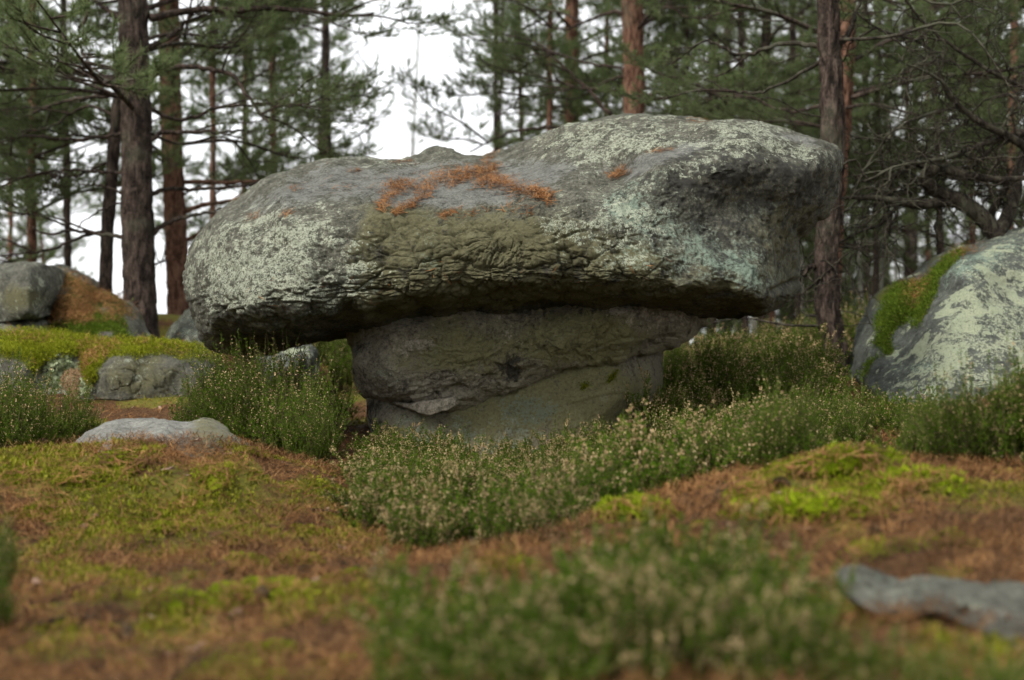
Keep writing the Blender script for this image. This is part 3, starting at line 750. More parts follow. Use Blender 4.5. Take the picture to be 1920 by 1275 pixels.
# --- boulders at the left
def soft_disp(seed, a=0.05, k=2.0):
    return lambda P, uv, N: a * fbm(P * k, 4, seed) + a * .3 * fbm(P * k * 5, 4, seed + 5) + a * .1 * fbm(P * k * 16, 3, seed + 9)
blA = relief('boulder', [(-90,520),(-40,500),(0,496),(40,491),(78,498),(98,500),(103,503),(104,512),(99,540),(90,566),(84,580),(72,590),(40,597),(0,604),(-60,606),(-100,570)],
             [(-90,520,10.9),(0,496,10.9),(99,502,10.9),(84,580,10.8),(0,604,10.6),(0,550,10.5),(52,508,10.42),(58,540,10.38),(60,585,10.34),(30,530,10.45),(80,515,10.62),(90,540,10.68),(78,575,10.62),(20,590,10.42),(0,508,10.52),(40,500,10.55)], M['grey'], nth=220, nt=50, back=0.8, edge=.03, edge_from=.97, soft=5.0,
             disp=lambda P, uv, N: .03 * terr(fbm(P * 2.6, 3, 121), 3) + .03 * fbm(P * 2, 4, 120) + .008 * fbm(P * 14, 3, 122), zones=lambda uv, P, N: dict(lichen=0.25 + 0 * uv[:, 0], olive=np.clip(blob(uv, 25, 560, 25, 30) + blob(uv, 60, 560, 20, 20), 0, 1), dark=0.15 + 0 * uv[:, 0]))
tag(blA.o, 'grey square-edged boulder resting on a lower stone behind the mossy ledge', 'boulder')
blB = relief('boulder', [(-100,610),(-50,604),(0,600),(50,600),(78,596),(88,612),(92,640),(88,660),(0,664),(-80,662)],
             [(-100,610,10.8),(0,600,10.7),(78,596,10.8),(92,640,10.7),(0,664,10.5),(0,630,10.4),(60,625,10.45)], M['grey'], nth=160, nt=36, back=0.6, edge=.1,
             disp=soft_disp(130, .03), zones=lambda uv, P, N: dict(lichen=0.35 + 0 * uv[:, 0], teal=.3 + 0 * uv[:, 0]))
tag(blB.o, 'low grey stone propping the square-edged boulder behind the mossy ledge', 'boulder')
def mossy_zone(seed, fn):
    return lambda uv, P, N: fn(uv, P, N)
blC = relief('boulder', [(80,600),(86,562),(98,535),(112,519),(138,521),(168,538),(200,553),(232,570),(252,590),(270,618),(282,645),(270,664),(180,668),(90,664)],
             [(80,600,11.1),(112,519,11.3),(200,553,11.3),(252,590,11.2),(282,645,11.0),(180,668,10.4),(90,664,10.6),(110,560,10.95),(150,570,10.85),(150,620,10.5),(210,600,10.75),(230,640,10.5),(172,582,10.95)],
             M['grey'], nth=240, nt=60, back=0.7, edge=.12, disp=soft_disp(140, .06, 2.5),
             zones=lambda uv, P, N: dict(lichen=.2 + 0 * uv[:, 0], moss=np.clip(0.75 + 0.8 * fbm(P * 6, 3, 145) - sstep(215, 270, uv[:, 0]) * .6, 0, 1)))
tag(blC.o, 'rounded boulder coated in moss and rusty needles near the thick pine', 'boulder')
blD = relief('boulder', [(85,520),(100,494),(130,500),(165,520),(200,545),(230,570),(215,600),(150,610),(95,580)],
             [(100,494,13.0),(200,545,13.0),(230,570,13),(150,610,12.6),(140,540,12.6)], M['grey'], nth=140, nt=30, back=0.8, edge=.1, disp=soft_disp(150, .04),
             zones=lambda uv, P, N: dict(lichen=.4 + 0 * uv[:, 0], teal=.5 + 0 * uv[:, 0]))
tag(blD.o, 'pale stone peeping out behind the needle-covered mossy boulder', 'boulder')
blE = relief('boulder', [(306,645),(318,618),(335,596),(352,580),(380,575),(420,600),(430,660),(380,690),(310,680)],
             [(306,645,12.6),(352,580,12.8),(420,600,12.8),(380,690,12.2),(350,630,12.1)], M['grey'], nth=140, nt=30, back=0.8, edge=.1, disp=soft_disp(160, .04),
             zones=lambda uv, P, N: dict(lichen=.5 + 0 * uv[:, 0], teal=.6 + 0 * uv[:, 0]))
tag(blE.o, 'greenish boulder half hidden behind the rounded nose of the capstone', 'boulder')
blF = relief('boulder', [(478,672),(492,658),(520,648),(552,640),(580,642),(594,656),(597,690),(586,722),(540,735),(490,715)],
             [(478,672,10.4),(552,640,10.5),(597,690,10.3),(540,735,10.0),(530,680,9.9),(575,660,10.1)], M['slab'], nth=160, nt=36, back=0.6, edge=.1, disp=soft_disp(170, .05, 3),
             zones=lambda uv, P, N: dict(lichen=.35 + 0 * uv[:, 0], dark=.5 + 0 * uv[:, 0], moss=np.clip(.25 + fbm(P * 6, 3, 175), 0, 1) * .6))
tag(blF.o, 'dark mottled stone in the shadow under the overhanging capstone', 'boulder')
# mossy ledge
LED_OUT = [(-110,650),(-60,640),(0,634),(60,632),(110,634),(180,642),(240,645),(300,650),(350,655),(385,662),(404,676),(410,694),(395,725),(370,748),(300,752),(200,752),(100,758),(0,752),(-110,752)]
LED_CTRL = [(-110,650,9.9),(0,634,9.9),(110,634,9.9),(240,645,9.9),(350,655,9.8),(410,694,9.6),(370,748,9.3),(200,752,9.25),(0,752,9.2),
            (0,650,9.45),(110,655,9.42),(240,662,9.42),(340,670,9.4),(385,690,9.42),(0,700,9.32),(60,700,9.3),(75,700,9.45),(130,690,9.5),(180,690,9.42),(195,690,9.3),(260,700,9.25),(310,700,9.27),(335,705,9.35),(360,710,9.3)]
def led_moss(uv, P):
    lower = 672 + 10 * np.sin(uv[:, 0] * .03) + blob(uv, 40, 690, 50, 500) * -14 + 60 * np.exp(-((uv[:, 0] - 176) / 16) ** 2) + 26 * np.exp(-((uv[:, 0] - 60) / 16) ** 2) - 8 * np.exp(-((uv[:, 0] - 250) / 60) ** 2) + 16 * sstep(310, 350, uv[:, 0])
    return np.clip(sstep(14, -14, uv[:, 1] - lower + 14 * fbm(P * 7, 3, 185)), 0, 1)
def led_disp(P, uv, N):
    f1, f2, c = voro(P * np.array([13, 10, 9]) + .4 * fbm(P * 5, 2, 181)[:, None], 182)
    crk = blob(uv, 265, 705, 65, 32)
    return 0.04 * fbm(P * 2.2, 4, 180) + .012 * fbm(P * 9, 3, 183) + 0.03 * led_moss(uv, P) - crk * 0.02 * np.exp(-((f2 - f1) / .05) ** 2) + crk * .008 + .012 * fbm(P * 14, 3, 184)
led = relief('rock_ledge', LED_OUT, LED_CTRL, M['grey'], nth=420, nt=70, back=1.0, edge=.15, edge_from=.92, disp=led_disp, centre=(150, 694),
             zones=lambda uv, P, N: dict(moss=led_moss(uv, P), lichen=.2 + blob(uv, 130, 705, 40, 35), olive=blob(uv, 265, 705, 90, 50) * .9))
tag(led.o, 'low rock ledge capped with thick yellow-green moss below the grey boulders', 'rock ledge')
# pale stone on the mound
MS_OUT = [(92,862),(112,842),(150,815),(200,792),(250,783),(300,786),(345,796),(380,791),(408,800),(438,818),(470,840),(485,862),(470,900),(300,920),(150,910)]
MS_CTRL = [(92,862,5.85),(150,815,5.95),(250,783,6.05),(345,796,6.0),(408,800,5.98),(485,862,5.8),(470,900,5.55),(300,920,5.3),(150,910,5.4),(200,820,5.62),(300,815,5.6),(345,825,5.56),(400,815,5.68),(420,835,5.58),(300,850,5.45),(150,845,5.6)]
ms = relief('mound_stone', MS_OUT, MS_CTRL, M['pale'], nth=320, nt=70, back=0.45, edge=.08, edge_from=.93,
            disp=lambda P, uv, N: 0.03 * fbm(P * 3, 4, 190) + .015 * terr(fbm(P * 3.5, 3, 191), 3) + 0.006 * fbm(P * 14, 4, 192) + .003 * fbm(P * 50, 3, 193),
            zones=lambda uv, P, N: dict(lichen=.15 + 0 * uv[:, 0], olive=np.clip(sstep(330, 380, uv[:, 0]) * .8, 0, 1), dark=.1 + 0 * uv[:, 0]))
tag(ms.o, 'pale grey stone breaking through the top of the mossy mound', 'stone')
# grey stone in the foreground bank
FS_OUT = [(1580,1078),(1605,1068),(1640,1076),(1690,1088),(1760,1088),(1840,1092),(1930,1098),(2020,1130),(2030,1230),(1960,1250),(1890,1215),(1840,1185),(1770,1150),(1700,1145),(1640,1150),(1600,1125)]
FS_CTRL = [(1580,1078,2.95),(1690,1088,3.1),(1840,1092,3.1),(2020,1130,3.05),(2030,1230,2.72),(1890,1215,2.68),(1770,1150,2.75),(1640,1150,2.78),(1750,1115,2.85),(1850,1140,2.8),(1940,1180,2.72)]
fs = relief('foreground_stone', FS_OUT, FS_CTRL, M['grey'], nth=200, nt=40, back=.25, edge=.05, disp=soft_disp(200, .015, 5), zones=lambda uv, P, N: dict(lichen=.1 + 0 * uv[:, 0]))
tag(fs.o, 'grey blue flat stone set in the needle-strewn bank beside blurred heather', 'stone')
#PART2
# ------------------------------------------------------------------ loose needles, moss and lichen on the stones
def poly_samples(pts, widths, n, rng=RNG):
    c = catmull(pts, 200); w = np.interp(np.linspace(0, 1, 200), np.linspace(0, 1, len(widths)), widths)
    i = rng.integers(0, 200, n)
    return c[i] + rng.normal(size=(n, 2)) * w[i][:, None] * np.array([1.0, 0.55])
def drift(name, label, r, paths, per_px=1.0, L=(0.035, 0.075), W=0.0028, lift=0.02, mat='dry'):
    uvq = np.concatenate([poly_samples(p, w, n) for p, w, n in paths])
    k = on_rock(r, uvq)
    P = r.P[k] + RNG.normal(size=(len(k), 3)) * 0.006; N = r.N[k]
    V, F = needle_strips(P, N, RNG.uniform(*L, len(k)), W, lift)
    o = obj(name, V, F, M[mat], smooth=False)
    tag(o, label, 'pine needles', kind='stuff')
    return o
drift('needle_drift', 'long rust-coloured drift of pine needles trailing across the capstone shelf', cap,
      [([(716,392),(728,372),(748,352),(790,344),(832,328),(880,320),(930,312)], [5, 9, 13, 9, 9, 8, 5], 1050), ([(738,402),(760,390),(788,368),(812,352)], [3, 4, 6, 6], 330),
       ([(905,306),(930,293)], [4, 4], 90), ([(722,350),(770,338)], [4, 6], 120), ([(835,345),(880,330),(925,318)], [5, 6, 5], 350)])
drift('needle_drift', 'thick rusty patch of pine needles at the shelf\'s brow on the capstone', cap,
      [([(900,345),(950,352),(990,362),(1030,368)], [9, 16, 14, 8], 1000), ([(1015,370),(1035,385)], [5, 5], 90), ([(905,332),(945,340)], [5, 5], 150)])
drift('needle_drift', 'tiny scatter of rusty needles on the crackled bulge of the capstone', cap, [([(826,402),(862,388)], [5, 5], 90), ([(880,396),(960,390),(1010,396)], [4, 5, 4], 45)], lift=.004)
drift('needle_drift', 'small tuft of rusty needles lodged in the capstone hollow', cap, [([(1146,331),(1180,325)], [5, 4], 150)])
drift('needle_drift', 'few scattered rusty needles along the capstone crest', cap,
      [([(1220,285),(1262,280)], [5, 4], 60), ([(1300,222),(1330,222)], [6, 3], 60), ([(735,296),(775,300)], [4, 3], 60), ([(545,352),(556,345)], [4, 4], 40), ([(430,372),(450,366)], [5, 3], 50), ([(470,410),(480,400)], [5, 4], 30),([(530,400),(540,392)], [5, 4], 20),
       ([(660,322),(672,318)], [4, 4], 40), ([(400,560),(1300,520)], [40, 40], 60), ([(560,340),(1000,330)], [25, 20], 90)], lift=.004)

def moss_on(r, name, weight, n, mat, parent=None, h=(0.012, 0.026), pad=0.012, sel=None):
    """short moss shoots over the parts of a stone where weight is high"""
    w = np.where(np.arange(len(r.P)) < r.nf, weight, 0).clip(0)
    w = np.where(w > 0.35, w, 0) * 1.0
    # weight by local size so that shoots spread evenly
    p = w / w.sum()
    k = RNG.choice(len(r.P), n, p=p)
    P = r.P[k] + RNG.normal(size=(n, 3)) * 0.012; N = r.N[k]
    cush = 0.5 + 0.5 * fbm(P * 22, 2, 300)
    P = P + N * (pad * cush)[:, None]
    D = normalize(N + RNG.normal(size=(n, 3)) * 0.55 + np.array([0, 0, 0.25]))
    V, F = leaflets(P, D, RNG.uniform(*h, n), RNG.uniform(0.004, 0.008, n))
    o = obj(name, V, F, M[mat], parent, smooth=False)
    o['kind'] = 'stuff'
    return o
moss_on(rb, 'moss', rb.Z['moss'], 16000, 'moss_green', rb.o)
moss_on(led, 'moss', led.Z['moss'] * (led.uv[:, 1] < 740), 34000, 'moss', led.o, h=(.010, .022), pad=.02)
moss_on(blC, 'moss', blC.Z['moss'] * sstep(575, 600, blC.uv[:, 1] + 40 * fbm(blC.P * 5, 2, 301)), 11000, 'moss_green', blC.o, h=(.014, .03))
moss_on(bas, 'moss', bas.Z['moss'], 700, 'moss', bas.o, h=(.004, .01), pad=.002)
def needles_on(r, label, w, n, lift=0.01, name='needle_drift', mat='dry', L=(0.035, 0.075)):
    w = np.where(np.arange(len(r.P)) < r.nf, w, 0).clip(0); w = np.where(w > 0.3, w, 0)
    k = RNG.choice(len(r.P), n, p=w / w.sum())
    V, F = needle_strips(r.P[k] + RNG.normal(size=(n, 3)) * 0.012, r.N[k], RNG.uniform(*L, n), 0.0024, lift)
    return tag(obj(name, V, F, M[mat], smooth=False), label, 'pine needles', kind='stuff')
needles_on(rb, 'rusty needles gathered in the mossy saddle of the big sloping boulder', rb_needle(rb.uv), 1500, .02, mat='litter')
needles_on(blC, 'rusty needles blanketing the top of the rounded mossy boulder', .9 * sstep(610, 570, blC.uv[:, 1] + 30 * fbm(blC.P * 5, 2, 302)) * (blC.uv[:, 0] < 262), 4200, .03, mat='litter')
needles_on(led, 'brown needles sprinkled over the moss on the low ledge', led.Z['moss'] * (0.45 + fbm(led.P * 4, 2, 303)), 1500, .03, mat='litter')
needles_on(ms, 'brown needles creeping over the lower edge of the pale mound stone', sstep(818, 850, ms.uv[:, 1] + 25 * fbm(ms.P * 5, 2, 304) - np.where(ms.uv[:, 0] > 370, -18, 0)), 2600, .02, mat='litter')
# foliose lichen rosette on the ledge and a dead fern frond hanging over it
def foliose():
    w = np.clip(blob(led.uv, 112, 700, 28, 26) + blob(led.uv, 150, 722, 30, 22, .5), 0, 1) * (np.arange(len(led.P)) < led.nf)
    k = RNG.choice(len(led.P), 1500, p=(w > .4) / (w > .4).sum())
    N = led.N[k]; P = led.P[k] + RNG.normal(size=(1500, 3)) * .012 + N * .012
    D = normalize(RNG.normal(size=(1500, 3)) + N * .5)
    V, F = leaflets(P, D, RNG.uniform(.02, .045, 1500), RNG.uniform(.015, .03, 1500))
    o = obj('lichen', V, F, M['foliose'], led.o, smooth=False); o['kind'] = 'stuff'
foliose()
def frond(name, label, base, tip, sag, W, mat, n=26):
    base = np.array(base); tip = np.array(tip)
    c = catmull([base, (base + tip) / 2 + np.array([0, -.02, sag]), tip], 40)
    root = empty(name, tuple(base)); tag(root, label, 'fern')
    inv = -base
    T = Tubes().add(c + inv, [0.004, 0.0012], 5); T.obj('stalk', M[mat], root)
    for s in (-1, 1):
        for i in range(n):
            t = 0.06 + 0.92 * i / n
            p = c[int(t * 39)] + inv; d = normalize(c[min(39, int(t * 39) + 1)] - c[max(0, int(t * 39) - 1)])
            side = normalize(np.cross(d, np.array([0, -1, 0.15]))) * s
            L = W * (1 - t) ** .7 * (0.75 + .5 * random.random())
            q = catmull([p, p + (side + d * .35) * L * .5, p + (side * .9 + d * .6 + np.array([0, random.uniform(-.3, .1), -.2])) * L], 7)
            k = np.linspace(0, 1, 14); pts = np.stack([np.interp(k, np.linspace(0, 1, 7), q[:, j]) for j in range(3)], -1)
            V, F = leaflets(np.concatenate([pts, pts]), normalize(np.concatenate([np.tile(d, (14, 1)), np.tile(-d, (14, 1))]) + RNG.normal(size=(28, 3)) * .25 + side), .010 + .008 * (1 - t), .006)
            o = obj('leaflet', V, F, M[mat], root, smooth=False)
fp = PX([133, 140], [690, 752], [9.22, 9.12])
frond('fern_frond', 'withered brown fern frond hanging over the pale lichen on the ledge', fp[0], fp[1], .0, .075, 'fern')

# ------------------------------------------------------------------ ground cover
def scatter(n, y0, y1, half=0.42, power=1.0):
    """points on the ground in a wedge before the camera"""
    y = np.sqrt(RNG.random(n) * (y1 ** 2 - y0 ** 2) + y0 ** 2)
    x = RNG.uniform(-half, half, n) * y
    return x, y
def ground_n(x, y):
    e = 0.03
    return normalize(np.stack([gz0(x - e, y) - gz0(x + e, y), gz0(x, y - e) - gz0(x, y + e), np.full(len(x), 2 * e)], -1))
def litter(name, label, n, y0, y1, W, L, lift, thr=0.74):
    x, y = scatter(n, y0, y1)
    keep = RNG.random(n) > np.clip((moss_amount(x, y) - 0.35) * 1.7, 0, thr); x = x[keep]; y = y[keep]
    P = np.stack([x, y, gz(x, y) + 0.004], -1)
    V, F = needle_strips(P, ground_n(x, y), RNG.uniform(*L, len(x)), W, lift, flat=.96)
    tag(obj(name, V, F, M['litter'], smooth=False), label, 'pine needles', kind='stuff')
litter('needle_litter', 'brown pine needles strewn over the near forest floor and mound', 96000, 1.9, 6.4, .0027, (.03, .075), .028)
litter('needle_litter', 'brown pine needles strewn on the ground round the pillar and boulders', 42000, 6.4, 14, .0045, (.05, .09), .02)
def moss_carpet(name, label, n, y0, y1, mat, h, w, thr, lo=0.0):
    x, y = scatter(n, y0, y1)
    mv = moss_amount(x, y) + 0.25 * fbm(np.stack([x, y, 0 * x], -1) * 14, 2, 310)
    keep = (mv > thr) & (RNG.random(n) < sstep(thr, thr + .3, mv) + .15); x = x[keep]; y = y[keep]
    P = np.stack([x, y, gz(x, y) - .002], -1)
    pad = 0.02 * sstep(thr, thr + .35, mv[keep])
    P[:, 2] += pad * RNG.random(len(x))
    D = normalize(ground_n(x, y) + RNG.normal(size=(len(x), 3)) * .6)
    V, F = leaflets(P, D, RNG.uniform(*h, len(x)), RNG.uniform(w * .6, w * 1.3, len(x)))
    tag(obj(name, V, F, M[mat], smooth=False), label, 'moss', kind='stuff')
moss_carpet('moss_carpet', 'olive green moss spreading over the mound and path edges', 150000, 1.9, 6.6, 'moss_olive', (.012, .026), .009, .48)
moss_carpet('moss_carpet', 'vivid yellow-green moss tufts in the thickest patches of the mound', 130000, 1.9, 6.6, 'moss', (.014, .030), .009, .64)
moss_carpet('moss_carpet', 'moss mingled with needles on the floor near the ledge', 46000, 6.6, 14, 'moss_olive', (.015, .035), .010, .5)
# bright moss cushions
def cushion_mesh(seed, n=1500, mat='moss_bright'):
    r = np.random.default_rng(seed)
    a = r.uniform(0, 2 * PI, n); q = np.sqrt(r.random(n))
    lob = 1 + .25 * np.sin(a * 3 + seed) + .15 * np.sin(a * 5 + 2 * seed)
    x = np.cos(a) * q * lob; y = np.sin(a) * q * lob
    z = .42 * np.sqrt(np.maximum(1 - q * q, 0)) * (1 + .6 * fbm(np.stack([x, y, 0 * x], -1) * 3, 2, seed))
    P = np.stack([x, y, z - .04], -1)
    N = normalize(np.stack([x * .7, y * .7, .7 + 0 * x], -1) + r.normal(size=(n, 3)) * .45)
    k = r.random(n) < .16; P[k, :2] *= r.uniform(1.0, 1.45, (k.sum(), 1)); P[k, 2] = -.03
    V, F = leaflets(P, N, r.uniform(.10, .26, n), r.uniform(.04, .08, n), r)
    return make_mesh('shoots', V, F, M[mat], smooth=False)
def pad_mesh(seed, mat='moss_bright'):
    a = np.linspace(0, 2 * PI, 28, endpoint=False); V = []; 
    for q in (.8, .7, .5, .25):
        lob = 1 + .25 * np.sin(a * 3 + seed) + .15 * np.sin(a * 5 + 2 * seed)
        V.append(np.stack([np.cos(a) * q * lob, np.sin(a) * q * lob, np.full(28, .38 * math.sqrt(1 - q * q) - .06)], -1))
    V = np.concatenate(V + [np.array([[0, 0, .32]])])
    I = np.arange(112).reshape(4, 28)
    F = np.stack([I[:-1], np.roll(I[:-1], -1, 1), np.roll(I[1:], -1, 1), I[1:]], -1).reshape(-1, 4)
    T = np.stack([I[3], np.roll(I[3], -1), np.full(28, 112)], -1)
    return make_mesh('pad', V, [F, T], M[mat])
CUSH = [(cushion_mesh(i), pad_mesh(i)) for i in (5, 6, 7)]
CUSH_M = [(cushion_mesh(i, 1500, 'moss'), pad_mesh(i, 'moss')) for i in (5, 6, 7)]
def cushion_needles(seed, n=46):
    r = np.random.default_rng(seed); a = r.uniform(0, 2 * PI, n); q = np.sqrt(r.random(n)) * .95
    P = np.stack([np.cos(a) * q, np.sin(a) * q, .42 * np.sqrt(1 - q * q) + .10], -1)
    N = normalize(np.stack([P[:, 0] * .5, P[:, 1] * .5, .9 + 0 * a], -1))
    V, F = needle_strips(P, N, r.uniform(.5, 1.0, n), .04, .05, r)
    return make_mesh('needles', V, F, M['litter'], smooth=False)
CUSH_N = [cushion_needles(1), cushion_needles(2)]
def cushion(px, py, Yd, rx, label, group, squash=1.0, kinds=CUSH):
    w = PX(px, py, Yd); z = gz(w[0], w[1])[0]
    rx *= 1.4; t = empty('moss_cushion', (w[0], w[1], z + .004))
    nn = Vector(ground_n(np.array([w[0]]), np.array([w[1]]))[0]); t.rotation_euler = (nn.to_track_quat('Z', 'Y').to_matrix() @ Matrix.Rotation(random.uniform(0, 6), 3, 'Z')).to_euler(); t.scale = (rx, rx * .85, rx * .95 * squash)
    s, p = kinds[random.randrange(3)]
    link('shoots', s, t)['kind'] = 'stuff'; link('pad', p, t); link('needles', CUSH_N[random.randrange(2)], t)['kind'] = 'stuff'
    return tag(t, label, 'moss', group)
G_PATH = 'bright moss cushions on the needle floor before the mound'
L_PATH = 'bright green moss cushion on the brown needle floor of the path'
for px, py, yd, r in [(660,1100,3.65,.075),(640,1108,3.6,.05),(470,1125,3.5,.07),(540,1120,3.5,.06),(680,1155,3.15,.05),(430,1230,2.75,.055),(520,1255,2.62,.06),(670,1245,2.68,.045),
                      (620,1205,2.85,.035),(480,1200,2.9,.05),(570,1150,3.2,.03),(940,1095,3.5,.05),(880,1090,3.55,.03),(945,1060,3.75,.04),(450,1055,4.0,.06),(560,1040,4.15,.05),(350,1120,3.4,.07)]:
    cushion(px, py, yd, r, L_PATH, G_PATH, .8)
G_MND = 'bright moss cushions growing on the mound'
L_MND = 'yellow-green moss cushion among needles on the mound slope'
for px, py, yd, r in [(230,875,5.2,.10),(150,900,5.05,.07),(315,985,4.65,.08),(370,965,4.75,.08),(400,900,5.1,.06),(250,1005,4.5,.05),(80,930,4.85,.08),(440,1005,4.5,.045),(40,900,5.1,.07),(580,970,4.75,.04),(345,930,4.95,.05),(480,950,4.85,.05),(270,830,5.5,.05),(480,860,5.5,.05)]:
    cushion(px, py, yd, r, L_MND, G_MND, .6, CUSH_M)
G_BNK = 'bright moss cushions on the bank'
L_BNK = 'vivid green moss cushion on the bank above the grey flat stone'
for px, py, yd, r in [(1600,890,4.35,.11),(1530,900,4.3,.10),(1680,935,4.1,.07),(1740,940,4.1,.09),(1540,975,3.85,.10),(1600,985,3.85,.07),(1430,965,3.95,.09),(1410,935,4.1,.06),(1500,940,4.0,.07),(1310,990,3.85,.02),(1660,1040,3.4,.06),(1780,1015,3.55,.05),(1640,905,4.3,.06)]:
    cushion(px, py, yd, r, L_BNK, G_BNK, .8)
tag(cushion(1190, 972, 4.1, .085, 'lone vivid moss cushion at the edge of the heather before the pillar', None), 'lone vivid moss cushion at the edge of the heather before the pillar', 'moss')
tag(cushion(1250, 690, 14.0, .12, '', None), 'lone yellow-green moss cushion on the far heath beyond the pillar', 'moss')

# ------------------------------------------------------------------ heather
def heather_parts(seed, h, spread, stems, bells, leafy=1.0, upright=0.5):
    r = np.random.default_rng(seed)
    st = Tubes(); LP, LD, BP, BD = [], [], [], []
    for i in range(stems):
        a = r.uniform(0, 2 * PI); q = math.sqrt(r.random())
        b = np.array([math.cos(a) * q * spread * .35, math.sin(a) * q * spread * .35, -.02])
        H = h * r.choice([r.uniform(.35, .8), r.uniform(.7, 1.2)]) * (1 - .25 * q)
        out = np.array([math.cos(a), math.sin(a), 0]) * spread * q * (1 - upright) + r.normal(size=3) * .04 * h / .4
        tip = b + out + np.array([0, 0, H])
        midp = b + out * .35 + np.array([0, 0, H * .5]) + r.normal(size=3) * .02
        c = catmull([b, midp, tip], 9)
        st.add(c, [.0028, .0008], 3)
        # side sprigs
        shoots = [(c, 1.0)]
        for k in range(r.integers(4, 7)):
            t = r.uniform(.25, .85); p = c[int(t * 8)]
            d = normalize(np.array([r.normal() * .8, r.normal() * .8, 1.1]))
            l = H * r.uniform(.18, .38)
            e = catmull([p, p + d * l * .5, p + normalize(d + np.array([0, 0, .6])) * l], 6)
            st.add(e, [.0014, .0006], 3); shoots.append((e, .6))
        for cc, wt in shoots:
            n = int((34 if wt == 1 else 20) * leafy)
            t = r.uniform(.3 if wt == 1 else .1, .98, n)
            u = t * (len(cc) - 1); i0 = np.minimum(u.astype(int), len(cc) - 2)
            p = cc[i0] + (cc[i0 + 1] - cc[i0]) * (u - i0)[:, None]
            ax = normalize(cc[i0 + 1] - cc[i0])
            LP.append(p); LD.append(normalize(ax * .9 + r.normal(size=(n, 3)) * .7))
            nb = int(r.integers(6, 20) * bells * (1.3 if wt == 1 else .8))
            if nb and r.random() < .5:
                t = r.uniform(.62 if wt == 1 else .5, 1.0, nb)
                u = t * (len(cc) - 1); i0 = np.minimum(u.astype(int), len(cc) - 2)
                p = cc[i0] + (cc[i0 + 1] - cc[i0]) * (u - i0)[:, None]
                BP.append(p); BD.append(normalize(r.normal(size=(nb, 3)) + np.array([0, 0, .3])))
    LP = np.concatenate(LP); LD = np.concatenate(LD)
    V, F = leaflets(LP, LD, r.uniform(.011, .021, len(LP)), r.uniform(.004, .007, len(LP)), r)
    lm = make_mesh('foliage', V, F, M['heath'], smooth=False)
    sm = st.mesh('stems', M['heath_stem'])
    bm = None
    if BP:
        BP = np.concatenate(BP); BD = np.concatenate(BD); n = len(BP)
        off = BD * .004
        V1, F1 = leaflets(BP + off, BD, r.uniform(.008, .013, n), r.uniform(.006, .010, n), r)
        V2, F2 = leaflets(BP + off, normalize(BD + r.normal(size=(n, 3)) * .8), r.uniform(.008, .012, n), r.uniform(.006, .009, n), r)
        bm = make_mesh('seed_heads', np.concatenate([V1, V2]), np.concatenate([F1, F2 + len(V1)]), M['bell'], smooth=False)
    return lm, sm, bm
H_PALE = [heather_parts(900 + i, .36, .26, 40, 1.1, 1.25) for i in range(4)]
H_DARK = [heather_parts(920 + i, .62, .24, 52, .36, 1.35, .7) for i in range(3)]
H_LOW = [heather_parts(940 + i, .30, .28, 34, .35, 1.4, .4) for i in range(3)]
def heather(kind, x, y, s, label, group, sz=None, z=None):
    zz = gz(x, y)[0] if z is None else z
    t = empty('heather', (float(x), float(y), float(zz)), random.uniform(0, 6.28)); t.scale = (s, s, sz or s)
    t.rotation_euler = (random.uniform(-.16, .16), random.uniform(-.16, .16), random.uniform(0, 6.28))
    lm, sm, bm = random.choice(kind)
    link('foliage', lm, t)['kind'] = 'stuff'; link('stems', sm, t)['kind'] = 'stuff'
    if bm: link('seed_heads', bm, t)['kind'] = 'stuff'
    return tag(t, label, 'heather', group)
def heather_px(kind, px, py, Yd, s, label, group, sz=None):
    w = PX(px, py, Yd); return heather(kind, w[0], w[1], s, label, group, sz)
# left of the pillar: two tall dark clumps
G1, L1 = 'tall dark heather left of the pillar', 'tall dark green heather with few pinkish seed heads between mound and pillar'
for px, yd, s in [(450,7.6,1.0),(410,7.9,.85),(500,7.4,1.0),(540,7.2,.95),(470,7.1,.85),(580,7.0,.8),(430,7.3,.8),(520,6.7,.75),(560,6.5,.7),(380,7.7,.75),(610,6.9,.6),(600,6.4,.55),(350,7.3,.6)]:
    heather_px(H_DARK, px, 800, yd, s, 'tall dark heather with few seed heads ' + ('behind the pale mound stone' if px < 445 else 'close to the left foot of the pillar' if px > 550 else 'under the nose of the capstone'), G1)
G2, L2 = 'dark heather at the far side of the mound', 'dark wiry heather growing behind the left shoulder of the mound'
for px, yd, s in [(20,6.6,.8),(70,6.8,.75),(110,7.0,.65),(-20,6.9,.8),(40,7.4,.7),(160,7.3,.5)]:
    heather_px(H_DARK, px, 800, yd, s, L2, G2)
